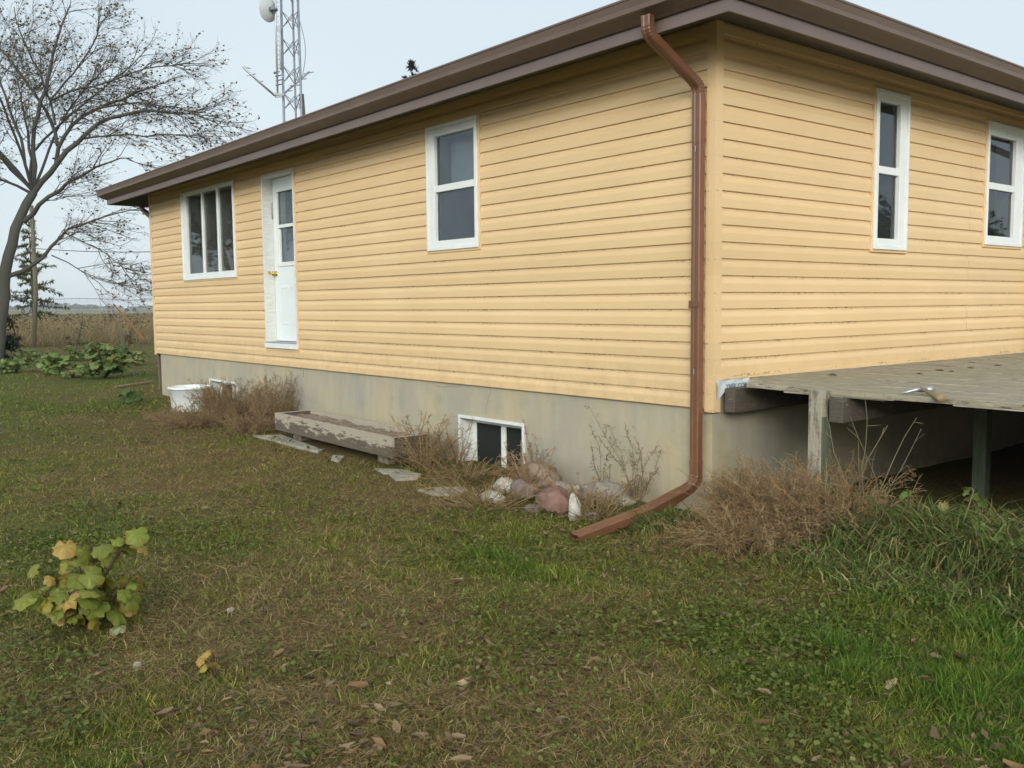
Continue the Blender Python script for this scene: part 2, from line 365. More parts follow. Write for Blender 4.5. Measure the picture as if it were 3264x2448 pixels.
def blades(P, L, W, az, lean, bend, C):
    """curved grass blades. P (n,3) roots; L, W lengths, widths; az direction; lean, bend in radians; C (n,3)"""
    n = len(P); dirv = np.stack([np.cos(az), np.sin(az), np.zeros(n)], 1)
    twist = rng.uniform(0, 2*np.pi, n)
    side = np.stack([np.cos(twist), np.sin(twist), np.zeros(n)], 1)
    V = np.zeros((n, 7, 3), np.float32); p = P.copy(); ang = lean.copy(); w = W.copy()
    V[:, 0] = p-side*(w/2)[:, None]; V[:, 1] = p+side*(w/2)[:, None]
    for i, (fr, wf) in enumerate(((.38, .9), (.34, .62), (.28, 0))):
        p = p + (dirv*np.sin(ang)[:, None] + np.array([0, 0, 1.])*np.cos(ang)[:, None])*(L*fr)[:, None]
        ang = ang + bend/2
        if wf: V[:, 2+2*i] = p-side*(w*wf/2)[:, None]; V[:, 3+2*i] = p+side*(w*wf/2)[:, None]
        else: V[:, 6] = p
    b = (np.arange(n)*7)[:, None]
    q = np.concatenate([b+np.array([[0, 1, 3, 2]]), b+np.array([[2, 3, 5, 4]])]); t = b+np.array([[4, 5, 6]])
    return V.reshape(-1, 3), [q, t], np.repeat(C, 7, 0)
def leafcards(P, size, az, tilt, curl, C, aspect=.6, crumple=0.0):
    """curled leaves: 3x3 grid each"""
    n = len(P); uu = np.array([-1, 0, 1.]); prof = np.array([.35, 1, .25])
    a = np.stack([np.cos(az), np.sin(az), np.zeros(n)], 1); b = np.stack([-np.sin(az), np.cos(az), np.zeros(n)], 1)
    roll = rng.uniform(0, 2*np.pi, n)
    up = np.array([0, 0, 1.])
    nrm = up[None]*np.cos(tilt)[:, None] + (a*np.cos(roll)[:, None]+b*np.sin(roll)[:, None])*np.sin(tilt)[:, None]
    a2 = a - nrm*np.sum(a*nrm, 1)[:, None]; a2 /= np.linalg.norm(a2, axis=1)[:, None]; b2 = np.cross(nrm, a2)
    V = np.zeros((n, 3, 3, 3), np.float32)
    for i, u in enumerate(uu):
        for j, w in enumerate(uu):
            jx = u*size/2; jy = w*size/2*aspect*prof[i]
            V[:, i, j] = P + a2*jx[:, None] + b2*jy[:, None] + nrm*(size*curl*(u*u*.5+w*w*.7*prof[i]))[:, None]
    if crumple: V += (rng.normal(0, crumple, V.shape)*size[:, None, None, None]).astype(np.float32)
    base = (np.arange(n)*9)[:, None]
    q = np.concatenate([base+np.array([[i*3+j, i*3+j+1, (i+1)*3+j+1, (i+1)*3+j]]) for i in (0, 1) for j in (0, 1)])
    return V.reshape(-1, 3), [q], np.repeat(C, 9, 0)
def join(parts):
    V = []; C = []; Q = []; T = []; o = 0
    for v, polys, c in parts:
        V.append(v); C.append(c)
        for p in polys: (Q if p.shape[1] == 4 else T).append(p+o)
        o += len(v)
    out = []
    if Q: out.append(np.concatenate(Q))
    if T: out.append(np.concatenate(T))
    return np.concatenate(V), out, np.concatenate(C)
def strands(paths, n=3):
    """paths: list of (pts (k,3), radii (k), colour) -> tube arrays"""
    V = []; Q = []; C = []; o = 0
    an = 2*np.pi*np.arange(n)/n
    for pts, rad, col in paths:
        pts = np.asarray(pts, float); k = len(pts)
        t = np.gradient(pts, axis=0); t /= np.linalg.norm(t, axis=1)[:, None]+1e-9
        ref = np.array([0, 0, 1.]) if abs(t[0, 2]) < .9 else np.array([1., 0, 0])
        s = np.cross(t, ref); s /= np.linalg.norm(s, axis=1)[:, None]+1e-9; u = np.cross(t, s)
        ring = pts[:, None]+(s[:, None]*np.cos(an)[None, :, None]+u[:, None]*np.sin(an)[None, :, None])*np.asarray(rad)[:, None, None]
        V.append(ring.reshape(-1, 3)); C.append(np.repeat(np.array([col]), k*n, 0))
        i = np.arange(k-1)[:, None]*n; j = np.arange(n)[None]
        Q.append((np.stack([i+j, i+(j+1) % n, i+n+(j+1) % n, i+n+j], -1).reshape(-1, 4))+o); o += k*n
    return np.concatenate(V), [np.concatenate(Q)], np.concatenate(C)
def curve_pts(p0, d0, length, k, wob, grav=0.0):
    """random walk curve"""
    p = np.array(p0, float); d = np.array(d0, float); d /= np.linalg.norm(d); out = [p.copy()]
    for i in range(k):
        d = d + rng.normal(0, wob, 3) + np.array([0, 0, grav]); d /= np.linalg.norm(d)
        p = p + d*length/k; out.append(p.copy())
    return np.array(out)

# ------------------------------------------------------------------ ground
def greenness(x, y):
    g = .43 + 1.45*(fbm(x*1.05+3, y*1.05, 21, 4)-.5) + .7*(fbm(x*.32, y*.32+9, 31, 2)-.5)
    for cx, cy, r, a in ((.1, -1.75, .7, .26), (2.2, -1.5, 1.1, .34), (2.75, -2.2, 1.1, .22), (1.9, -.3, .8, .4), (-2.0, -3.6, 1.1, .32), (-.6, -4.0, .6, .3), (.7, -4.4, .55, .3),
                         (-1.0, -1.6, .8, .3), (-3.4, -.95, .45, .35), (-2.6, -1.6, .8, .2), (-14, -1, 4, .16), (-20, 0, 6, .14), (-9, -2.6, 2.5, .18),
                         (-5.2, -1.6, 1.6, -.45), (-7.5, -1.2, 1.2, -.42), (-3.6, -2.6, .9, -.2), (.9, -2.6, .55, -.38), (1.7, -2.9, .45, -.25), (-.9, -3.0, .8, -.3), (1.3, -1.1, .5, -.42),
                         (1.6, 2.6, 1.3, -1.2), (3.6, 2.6, 1.3, -1.2), (2.6, 5, 1.8, -1.2), (-1.2, -.9, .6, -.4), (1.4, -3.3, .5, -.15), (-2.2, -1.0, .5, -.35), (.35, -.75, .5, -.3)):
        g = g + a*np.exp(-((x-cx)**2+(y-cy)**2)/(r*r))
    return np.clip(g, 0, 1)
def make_ground():
    def axis(lo, hi, c0, c1, fine):
        a = [c0]; s = fine
        while a[-1] < hi:
            if a[-1] > c1: s *= 1.25
            a.append(a[-1]+s)
        b = [c0]; s = fine
        while b[-1] > lo: s *= 1.25; b.append(b[-1]-s)
        return np.array(b[:0:-1]+a)
    xs = axis(-6000, 6000, -14, 6, .11); ys = axis(-6000, 6000, -7, 5, .11)
    X, Y = np.meshgrid(xs, ys, indexing='ij'); Z = gz(X, Y)
    V = np.stack([X, Y, Z], -1).reshape(-1, 3); ny = len(ys)
    i = np.arange(len(xs)-1)[:, None]*ny; j = np.arange(ny-1)[None]
    q = np.stack([i+j, i+ny+j, i+ny+j+1, i+j+1], -1).reshape(-1, 4)
    o = bulk('ground', V, [q], None, 'ground', smooth=True)
    a = o.data.attributes.new('green', 'FLOAT', 'POINT'); a.data.foreach_set('value', greenness(V[:, 0], V[:, 1]).astype(np.float32))
    o['kind'] = 'structure'; o['label'] = 'patchy autumn lawn running out to flat dry fields'; o['category'] = 'ground'
make_ground()

# ------------------------------------------------------------------ house
C = 0.1143; ZT = 2.64; XE = -11.25; YE = 8.6; OV = .46
house = thing('house', 'single storey house in cream lap siding on a concrete foundation with brown eaves', 'house')
def siding(O, u, n, t0, t1, zb, holes, seams):
    O = np.array(O, float); u = np.array(u, float); n = np.array(n, float); mb = MB()
    P = lambda t, d, z: O+u*t-n*d+np.array([0, 0, z])
    prof = [(0, .0006), (.035, 0), (.50, 0), (.58, .0018), (.80, .0125), (1, .014)]
    flip = np.dot(np.cross(u, [0, 0, 1]), n) < 0
    def q(a, b, c, d):
        mb.quad(*((a, d, c, b) if flip else (a, b, c, d)))
    k = int(zb/C)
    while k*C < ZT:
        z0 = max(k*C, zb); z1 = min((k+1)*C, ZT)
        zs = sorted({z0, z1} | {h[i] for h in holes for i in (2, 3) if z0 < h[i] < z1})
        for za, zc in zip(zs[:-1], zs[1:]):
            blk = sorted((h[0], h[1]) for h in holes if h[2] < zc-1e-6 and h[3] > za+1e-6)
            free = []; c = t0
            for a, b in blk:
                if a > c: free.append((c, a))
                c = max(c, b)
            if c < t1: free.append((c, t1))
            cuts = seams[k % len(seams)]
            for a, b in free:
                pts = [a]+[s for s in cuts if a < s < b]+[b]
                for pi, (pa, pb) in enumerate(zip(pts[:-1], pts[1:])):
                    off = .0010*(pi % 2)
                    pr = [(k*C+t*C, d-off) for t, d in prof]
                    zz = [za]+[z for z, d in pr if za < z < zc]+[zc]
                    dd = [np.interp(z, [p[0] for p in pr], [p[1] for p in pr]) for z in zz]
                    if abs(za-k*C) < 1e-6: q(P(pa, .0165, za), P(pb, .0165, za), P(pb, dd[0], za), P(pa, dd[0], za))
                    for i in range(len(zz)-1): q(P(pa, dd[i], zz[i]), P(pb, dd[i], zz[i]), P(pb, dd[i+1], zz[i+1]), P(pa, dd[i+1], zz[i+1]))
        k += 1
    return mb.build('siding_wall', 'siding', house)
HL = [(-9.85, -7.89, 1.10, 2.41), (-7.085, -6.16, .19, 2.36), (-3.43, -2.59, 1.215, 2.40)]
HR = [(1.965, 2.53, 1.125, 2.43), (3.925, 4.76, 1.225, 2.40)]
siding((0, 0, 0), (1, 0, 0), (0, -1, 0), XE, 0, 0.0, HL, [(-4.9, -8.6), (-4.9, -8.6), (-1.9, -5.6), (-1.9, -5.6), (-3.9, -7.4), (-3.9, -7.4)])
siding((0, 0, 0), (0, 1, 0), (1, 0, 0), 0, YE, .228, HR, [(3.66, 7.3), (3.66, 7.3), (5.4,), (5.4,)])
siding((XE, 0, 0), (0, 1, 0), (-1, 0, 0), 0, YE, 0.0, [], [(3.,), (6.,)])
siding((0, YE, 0), (1, 0, 0), (0, 1, 0), XE, 0, 0.0, [], [(-4.,), (-7.,)])
# starter trim strip above the deck
mb = MB(); mb.box(.001, .012, .06, YE, .198, .212); mb.box(-.01, .004, .06, YE, .212, .229); mb.build('starter_trim', 'siding', house, bevel=.002)
# corner posts (outside corner trim, two flat faces and rolled edges)
def corner_post(x, y, sx, sy, zb):
    m = MB(); w = .077; e = .006
    prof = [(0, 0), (w, 0), (w, .012), (w-.006, .018), (w-.006, .012), (.02, .012), (.012, .02), (.012, w-.006), (.018, w-.006), (.012, w), (0, w)]
    vs = []
    for z in (zb, ZT):
        for a, b in prof: vs.append((x+sx*(e-a), y+sy*(e-b), z))
    k = len(prof); fs = [(i, (i+1) % k, k+(i+1) % k, k+i) for i in range(k)]
    m.add(vs, fs); return m.build('corner_trim', 'siding', house)
corner_post(0, 0, 1, -1, -.022); corner_post(XE, 0, -1, -1, -.022); corner_post(XE, YE, -1, 1, -.022); corner_post(0, YE, 1, 1, -.022)
# foundation with two window holes
fm = MB(); fy = .03; xa, xb = XE+.17, -.03
holes = [(-9.05, -8.09, -.80, -.30), (-2.99, -2.035, -.80, -.30)]
cuts = [xa, -9.05, -8.09, -2.99, -2.035, xb]
for i, (a, b) in enumerate(zip(cuts[:-1], cuts[1:])):
    if i % 2: fm.quad((a, fy, -.30), (b, fy, -.30), (b, fy, .06), (a, fy, .06)); fm.quad((a, fy, -1.2), (b, fy, -1.2), (b, fy, -.80), (a, fy, -.80))
    else: fm.quad((a, fy, -1.2), (b, fy, -1.2), (b, fy, .06), (a, fy, .06))
fm.quad((xb, fy, -1.2), (xb, YE-.03, -1.2), (xb, YE-.03, .25), (xb, fy, .25))
fm.quad((xb, YE-.03, -1.2), (xa, YE-.03, -1.2), (xa, YE-.03, .06), (xb, YE-.03, .06)); fm.quad((xa, YE-.03, -1.2), (xa, fy, -1.2), (xa, fy, .06), (xa, YE-.03, .06))
fm.quad((xa, fy, .0), (xb, fy, .0), (xb, -.0, .0), (xa, -.0, .0))
for a, b, z0, z1 in holes:       # reveals of the holes
    fm.quad((a, fy, z1), (b, fy, z1), (b, .26, z1), (a, .26, z1)); fm.quad((a, fy, z0), (a, fy, z1), (a, .26, z1), (a, .26, z0)); fm.quad((b, fy, z0), (b, .26, z0), (b, .26, z1), (b, fy, z1))
fnd = fm.build('foundation', 'concrete', house)
def crack(pts, w=.004):
    cm = MB(); cm.tube([(on(*a, 1, fy)[0], fy-.0005, on(*a, 1, fy)[2]) for a in pts], w*.4, 4); cm.build('crack', 'crack', fnd)
crack([(1565, 1243), (1562, 1252), (1557, 1263), (1556, 1275), (1551, 1292), (1548, 1318)], .0035)
crack([(1378, 1222), (1388, 1231), (1412, 1234), (1440, 1230), (1470, 1232)], .004)
crack([(968, 1180), (967, 1192), (969, 1202)], .006)

# eaves: mitred sweeps round the two visible sides and on round the back
DL = .0065; DR = .008
def sweep(sec, name, m, smooth=False, closed=True):
    """sec: list of (out, z). runs from far left end, near corner, far right end, then the two back sides"""
    mb = MB(); XL = XE-.15
    def st(k, o, z):
        if k == 0: return (XL-o, -o, z+DL*XE)
        if k == 1: return (o, -o, z)
        if k == 2: return (o, YE+o, z-DR*YE)
        if k == 3: return (XL-o, YE+o, z+DL*XE)
    n = len(sec); vs = [st(k % 4, o, z) for k in range(4) for o, z in sec]; fs = []
    for k in range(4):
        for i in range(n if closed else n-1):
            j = (i+1) % n; a = k*n; b = ((k+1) % 4)*n
            fs.append((a+i, a+j, b+j, b+i))
    mb.add(vs, fs); return mb.build(name, m, house, smooth)
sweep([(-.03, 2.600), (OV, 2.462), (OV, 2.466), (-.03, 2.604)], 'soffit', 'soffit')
sweep([(OV-.012, 2.452), (OV+.002, 2.452), (OV+.002, 2.66), (OV-.02, 2.66), (OV-.02, 2.468), (OV-.012, 2.462)], 'fascia', 'fascia')
g0 = OV+.004
gut_sec = [(g0, 2.532), (g0+.018, 2.532), (g0+.035, 2.545), (g0+.098, 2.580), (g0+.112, 2.584), (g0+.117, 2.590), (g0+.113, 2.597), (g0+.114, 2.62),
           (g0+.124, 2.664), (g0+.130, 2.668), (g0+.131, 2.679), (g0+.126, 2.684), (g0+.114, 2.680), (g0+.107, 2.62), (g0+.09, 2.59), (g0+.006, 2.59), (g0+.006, 2.69), (g0, 2.69)]
sweep(gut_sec, 'gutter', 'brown')
# roof: hip, shingled
rm = MB(); e = OV+.035; XL = XE-.15
ez = [2.672+DL*XE, 2.672, 2.672-DR*YE, 2.672+DL*XE]
co = [(XL-e, -e), (e, -e), (e, YE+e), (XL-e, YE+e)]; rr = (YE+2*e)/2; rz = 2.66+.29*rr
rm.add([(x, y, z) for (x, y), z in zip(co, ez)]+[(XL-e+rr, YE/2, rz), (e-rr, YE/2, rz)], [(0, 1, 5, 4), (1, 2, 5), (2, 3, 4, 5), (3, 0, 4), (3, 2, 1, 0)])
rm.build('roof', 'shingle', house)

# windows
def pane(a, b, z0, z1, F, d, parent, m='glass', name='pane'):
    p = MB(); p.quad(F(a, d, z0), F(b, d, z0), F(b, d, z1), F(a, d, z1)); return p.build(name, m, parent)
def rbox(mb, F, a, b, d0, d1, z0, z1):
    c = [F(t, d, z) for z in (z0, z1) for d in (d0, d1) for t in (a, b)]
    mb.add(c, [(0, 1, 5, 4), (1, 3, 7, 5), (3, 2, 6, 7), (2, 0, 4, 6), (4, 5, 7, 6), (0, 2, 3, 1)])
def ring(mb, F, a, b, z0, z1, w, d0, d1, wb=None, wt=None):
    wb = w if wb is None else wb; wt = w if wt is None else wt
    rbox(mb, F, a, a+w, d0, d1, z0, z1); rbox(mb, F, b-w, b, d0, d1, z0, z1)
    rbox(mb, F, a+w, b-w, d0, d1, z0, z0+wb); rbox(mb, F, a+w, b-w, d0, d1, z1-wt, z1)
FL = lambda t, d, z: (t, d, z)
FR = lambda t, d, z: (-d, t, z)
def window(F, a, b, z0, z1, panes, label=None, fw=.075, bars=(), lining='room', screen=None, back_sheet=None):
    """outer opening a..b, z0..z1; panes: list of glass rectangles"""
    w = MB(); ring(w, F, a+.022, b-.022, z0+.022, z1-.012, .034, -.022, .03)
    ga = min(p[0] for p in panes); gb = max(p[1] for p in panes); g0_ = min(p[2] for p in panes); g1_ = max(p[3] for p in panes)
    A, B, Z0, Z1 = a+.056, b-.056, z0+.056, z1-.046
    rbox(w, F, A, ga, -.012, .035, Z0, Z1); rbox(w, F, gb, B, -.012, .035, Z0, Z1)
    rbox(w, F, ga, gb, -.012, .035, Z0, g0_); rbox(w, F, ga, gb, -.012, .035, g1_, Z1)
    for ba, bb, bz0, bz1 in bars: rbox(w, F, ba, bb, -.006, .032, bz0, bz1)
    o = w.build('window', 'white', house, bevel=.004)
    if label: o['label'] = label
    t = MB(); ring(t, F, a, b, z0, z1, .0215, -.008, .02, .0215, .0115); t.build('window_trim', 'siding', o, bevel=.003)
    for i, p in enumerate(panes):
        pane(*p, F, .022, o)
        if screen is not None and i in screen: pane(p[0]+.002, p[1]-.002, p[2]+.002, p[3]-.002, F, .034, o, 'screen', 'insect_screen')
    # inner jamb and a flat backing coloured to give the pane its tone
    j = MB(); D = .19; ja, jb, jz0, jz1 = ga-.012, gb+.012, g0_-.012, g1_+.012
    j.quad(F(ja, .036, jz0), F(ja, D, jz0), F(ja, D, jz1), F(ja, .036, jz1)); j.quad(F(jb, .036, jz0), F(jb, D, jz0), F(jb, D, jz1), F(jb, .036, jz1))
    j.quad(F(ja, .036, jz0), F(jb, .036, jz0), F(jb, D, jz0), F(ja, D, jz0)); j.quad(F(ja, .036, jz1), F(jb, .036, jz1), F(jb, D, jz1), F(ja, D, jz1))
    j.build('inner_jamb', 'jamb', o)
    pane(ja, jb, jz0, jz1, F, D-.002, o, lining, 'pane_backing')
    return o
window(FL, -9.85, -7.89, 1.10, 2.41, [(-9.635, -9.07, 1.215, 2.335), (-9.02, -8.52, 1.215, 2.335), (-8.465, -7.975, 1.215, 2.335)], 'wide window with three upright panes', bars=[(-9.07, -9.02, 1.215, 2.335), (-8.52, -8.465, 1.215, 2.335)], lining='beige')  # beige backing stands in for the brownish reflection in these panes
window(FL, -3.43, -2.59, 1.215, 2.40, [(-3.278, -2.668, 1.84, 2.288), (-3.278, -2.668, 1.327, 1.778)], 'single hung window with blue grey upper pane and screened lower pane', bars=[(-3.278, -2.668, 1.778, 1.84)], lining='pane_backing', screen=(1,))  # plain grey backing sets the tone of these panes
window(FR, 1.965, 2.53, 1.125, 2.43, [(2.05, 2.372, 1.817, 2.328), (2.05, 2.372, 1.238, 1.757)], 'tall narrow window with two stacked panes', bars=[(2.05, 2.372, 1.757, 1.817)], lining='darkroom')  # dark sheet in both deck side windows stands in for the unlit room
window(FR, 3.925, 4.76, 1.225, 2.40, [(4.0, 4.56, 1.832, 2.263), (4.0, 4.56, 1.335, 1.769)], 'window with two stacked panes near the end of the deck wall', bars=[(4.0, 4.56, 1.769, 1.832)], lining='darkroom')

def basement(a, b):
    zt, zb = -.29, -.80
    w = MB(); ring(w, FL, a, b, zb, zt, .028, .012, .05, .01, .028)
    o = w.build('basement_window', 'oldwhite', house, bevel=.003)
    l = MB(); A, B = a+.028, b-.028
    l.quad((A, .05, zb), (A, .20, zb), (A, .20, zt-.028), (A, .05, zt-.028)); l.quad((B, .05, zb), (B, .05, zt-.028), (B, .20, zt-.028), (B, .20, zb)); l.quad((A, .05, zt-.028), (B, .05, zt-.028), (B, .20, zt-.028), (A, .20, zt-.028))
    l.quad((A, .05, zb+.01), (B, .05, zb+.01), (B, .20, zb+.01), (A, .20, zb+.01)); l.build('reveal', 'white', o)
    s = MB(); ring(s, FL, A, B, zb+.012, zt-.03, .055, .165, .20, .045, .05)
    mxx = (A+B)/2+.015; rbox(s, FL, mxx-.032, mxx+.032, .158, .198, zb+.057, zt-.08); s.build('sash_frame', 'white', o, bevel=.003)
    for p, q in ((A+.055, mxx-.032), (mxx+.032, B-.055)):
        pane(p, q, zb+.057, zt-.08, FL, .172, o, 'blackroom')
    pane(A, B, zb, zt-.03, FL, .196, o, 'blackroom', 'pane_backing')  # panes and this sheet painted near black for the unlit basement
basement(-2.99, -2.035); basement(-9.05, -8.09)

# door in its deep white frame
dr = MB(); a, b, z0, z1 = -7.06, -6.185, .215, 2.345; D = .125
ring(dr, FL, a, b, z0+.06, z1, .024, -.016, D, .0, .03)
door = dr.build('door', 'oldwhite', house, bevel=.002); door['label'] = 'white side door set deep in its frame'
dt = MB(); ring(dt, FL, a-.024, b+.024, z0-.03, z1+.014, .022, -.008, .02, .022, .012); dt.build('door_trim', 'siding', door, bevel=.003)
ds = MB(); rbox(ds, FL, a, b, -.03, .02, z0, z0+.062); ds.build('sill_board', 'white', door, bevel=.003)
dth = MB(); rbox(dth, FL, a+.006, b-.006, -.022, D+.02, z0+.064, z0+.078); dth.build('threshold', 'alu', door, bevel=.002)
ll = MB(); la, lb, lz0, lz1 = a+.026, b-.026, .30, 2.312
gx0, gx1, gz0, gz1 = -6.90, -6.36, 1.255, 2.15
rbox(ll, FL, la, gx0, D-.002, D+.04, lz0, lz1); rbox(ll, FL, gx1, lb, D-.002, D+.04, lz0, lz1); rbox(ll, FL, gx0, gx1, D-.002, D+.04, lz0, gz0); rbox(ll, FL, gx0, gx1, D-.002, D+.04, gz1, lz1)
for px0, px1, pz0, pz1 in ((-6.86, -6.66, .95, .985), (-6.60, -6.42, .95, .985), (-6.86, -6.66, .50, .535), (-6.60, -6.42, .50, .535)): rbox(ll, FL, px0, px1, D-.006, D, pz0, pz1)
leaf = ll.build('door_leaf', 'door', door, bevel=.003)
dw = MB(); ring(dw, FL, gx0-.012, gx1+.012, gz0-.03, gz1+.012, .024, D-.016, D+.01, .05, .024); rbox(dw, FL, gx0+.01, gx1-.01, D-.02, D+.01, 1.695, 1.735); rbox(dw, FL, gx0+.012, gx0+.055, D-.004, D+.02, gz0+.02, 1.695); dw.build('sash_frame', 'white', door, bevel=.002)
pane(gx0, gx1, gz0, gz1, FL, D+.015, door, 'glass', 'pane'); pane(gx0, gx1, gz0, gz1, FL, D+.036, door, 'pane_backing', 'back_sheet')  # same plain grey sheet behind the door glass
kb = MB()
kx, kz = -6.985, 1.14
kb.tube([(kx, D, kz), (kx, D-.006, kz), (kx, D-.008, kz), (kx, D-.03, kz), (kx, D-.036, kz), (kx, D-.052, kz), (kx, D-.062, kz)], [.033, .033, .012, .012, .024, .030, .016], 16)
kb.build('knob', 'brass', door, True)
st = MB(); st.tube([(a+.03, .05, kz+.01), (a+.0245, .05, kz+.01)], .02, 14); st.build('strike_plate', 'brass', door)
hk = MB(); hk.tube([(a+.04, D-.01, 2.02), (a+.035, D-.03, 2.0), (a+.03, D-.02, 1.93), (a+.03, D-.012, 1.82)], .006, 6); hk.build('latch_hook', 'alu', door, True)

# downspouts
def spout(path, name, parent, m='spout', w=.076, h=.058, out=(0, -1, 0), crimp=0.0):
    """rectangular ribbed pipe along a path; section kept square to the path"""
    mb = MB(); path = [Vector(p) for p in path]; o = Vector(out)
    sec = [(-1, -.8), (-.8, -1), (-.3, -1), (-.2, -.86), (.2, -.86), (.3, -1), (.8, -1), (1, -.8), (1, .8), (.8, 1), (-.8, 1), (-1, .8)]
    side = None; rings = []
    for i, p in enumerate(path):
        t = (path[min(i+1, len(path)-1)]-path[max(i-1, 0)]).normalized()
        if side is None: side = t.cross(o).normalized()
        side = (side-t*side.dot(t)).normalized(); f = side.cross(t).normalized()
        sc = 1-crimp*(i % 2)*(0 < i < len(path)-1); rings.append([p+side*(a*w/2*sc)+f*(-b*h/2*sc) for a, b in sec])
    n = len(sec); vs = [v for r in rings for v in r]; fs = []
    for i in range(len(path)-1):
        for k in range(n): fs.append((i*n+k, i*n+(k+1) % n, (i+1)*n+(k+1) % n, (i+1)*n+k))
    fs.append(tuple(range(n))); mb.add(vs, fs); return mb.build(name, m, parent)
sx = -.108; wy = -.045
def arc(pts, r, k=6):
    pts = [Vector(p) for p in pts]; out = [pts[0]]
    for p, c, n in zip(pts[:-2], pts[1:-1], pts[2:]):
        a = c+(p-c).normalized()*r; b = c+(n-c).normalized()*r
        for i in range(k+1):
            t = i/k; out.append(a*(1-t)**2+c*2*t*(1-t)+b*t*t)
    return out+[pts[-1]]
dpath = arc([(sx-.02, -.527, 2.55), (sx-.02, -.527, 2.44), (sx, wy, 2.175), (sx, wy, 1.80)], .055, 11)
dsp = spout(dpath, 'downspout', house, w=.078, h=.060, crimp=.06); dsp['label'] = 'reddish brown downspout running down beside the front corner'
spout([(sx, wy, 1.815), (sx, wy, -.40)], 'spout_pipe', dsp, w=.074, h=.056)
spout(arc([(sx, wy, -.36), (sx, wy, -.52), (sx-.015, wy-.30, -.635)], .06, 9), 'spout_elbow', dsp, w=.080, h=.062, crimp=.08)
ext = arc([(sx-.006, wy-.13, -.565), (sx-.02, -.55, -.655), (sx-.045, -1.16, -.735)], .05, 4)
spout(ext, 'spout_extension', dsp, w=.084, h=.064)
sb = MB(); rbox(sb, FL, sx-.041, sx+.041, wy-.034, wy-.030, 0.70, .738); rbox(sb, FL, sx-.045, sx-.041, wy-.034, -.005, .70, .738); rbox(sb, FL, sx-.105, sx-.045, -.010, -.004, .695, .743); sb.build('strap', 'spout', dsp)
for z in (.24, 1.74): 
    r = MB(); r.box(sx-.004, sx+.004, wy-.033, wy-.028, z, z+.035); r.build('rivet', 'alu', dsp)
fx = XE-.07
ds2 = spout(arc([(XE-.15-.53, .10, 2.50), (XE-.15-.53, .10, 2.36), (fx, .10, 2.13), (fx, .10, -.6)], .06), 'downspout', house, 'brown', w=.07, h=.06, out=(-1, 0, 0)); ds2['label'] = 'dark brown downspout bending in under the far eave corner'
ds3 = spout(arc([(.53, 4.98, 2.50), (.53, 4.98, 2.38), (.05, 4.98, 2.12), (.05, 4.98, .24)], .06), 'downspout', house, 'brown', w=.078, h=.06, out=(1, 0, 0)); ds3['label'] = 'brown downspout on the deck side wall'
# torn house wrap under the trim
hw = MB(); wv = []
for i in range(9):
    for j in range(5):
        y = .02+.36*i/8; z = .20-(.10 if i < 2 else .065)*j/4 - (.04*(1-i/2) * j/4 if i < 2 else 0)
        wv.append((.006+.010*math.sin(i*1.7+j)+.012*j/4, y, z))
hw.add(wv, [(i*5+j, (i+1)*5+j, (i+1)*5+j+1, i*5+j+1) for i in range(8) for j in range(4)]); wrap = hw.build('house_wrap', 'wrap', house, True)
tc = bpy.data.curves.new('lettering', 'FONT'); tc.body = 'YVEK.COM'; tc.size = .05; tc.extrude = .0005
tmp_o = bpy.data.objects.new('tmp', tc); COL.objects.link(tmp_o); bpy.context.view_layer.update()
tm = bpy.data.meshes.new_from_object(tmp_o.evaluated_get(bpy.context.evaluated_depsgraph_get())); bpy.data.objects.remove(tmp_o); tm.materials.clear()
to = link('lettering', tm, 'ink', wrap)
to.location = (.030, .10, .135); to.rotation_euler = (math.pi/2, 0, math.pi/2)

# ------------------------------------------------------------------ deck
deck = thing('deck', 'weathered grey wooden deck raised on posts', 'deck', loc=(1.5, 1.5, -.7))
def dk(mb, name, m, bevel=0):
    o = mb.build(name, m, deck, bevel=bevel); o.matrix_parent_inverse = Matrix.Translation((-1.5, -1.5, .7)); return o
ztop = lambda x, y: .196-.009*x-.006*math.sin(x*2.1)
bw = .145; y = .10; i = 0
fr = MB()
while y < 6.2:
    x0 = .20 if i == 0 else (.11 if i == 1 else .015)
    xs = np.linspace(x0, 4.6, 12); y1 = y+bw-.003; vs = []
    if i == 0: xs[0] = .20
    jit = .003*math.sin(i*2.3)
    for x in xs:
        zt = ztop(x, y)+jit; yy = y+(.006*math.sin(x*5+i) if i == 0 else 0)
        vs += [(x, yy, zt-.034), (x, y1, zt-.034), (x, y1, zt), (x, yy, zt)]
    k = len(xs); fs = []
    for s in range(k-1):
        for c in range(4): fs.append((s*4+c, s*4+(c+1) % 4, (s+1)*4+(c+1) % 4, (s+1)*4+c))
    fs += [(0, 1, 2, 3), tuple((k-1)*4+c for c in (3, 2, 1, 0))]
    fr.add(vs, fs); y += bw; i += 1
dk(fr, 'deck_boards', 'deck', .003)
for (ya, xa_, xb_, dz) in ((.088, .5, 1.2, -.018), (.078, .95, 1.25, -.012), (.09, 1.6, 3.2, -.02)):    # split slivers along the edge
    s = MB(); s.add([(xa_, ya, .17+dz), (xb_, ya, .165+dz), (xb_, .11, .165+dz), (xa_, .11, .17+dz), (xa_, ya, .162+dz), (xb_, ya, .158+dz), (xb_, .11, .158+dz), (xa_, .11, .162+dz)],
                   [(0, 1, 2, 3), (7, 6, 5, 4), (0, 4, 5, 1), (1, 5, 6, 2), (2, 6, 7, 3), (3, 7, 4, 0)]); dk(s, 'split_sliver', 'deck')
b1 = MB(); b1.box(.03, .115, .085, 6, -.022, .145); dk(b1, 'ledger', 'timber', .006)
b2 = MB(); b2.box(.865, .96, .03, 6, -.01, .142); dk(b2, 'joist', 'timber', .006)
b3 = MB(); b3.box(2.6, 2.69, .15, 6, -.01, .132); dk(b3, 'joist', 'joist', .006)
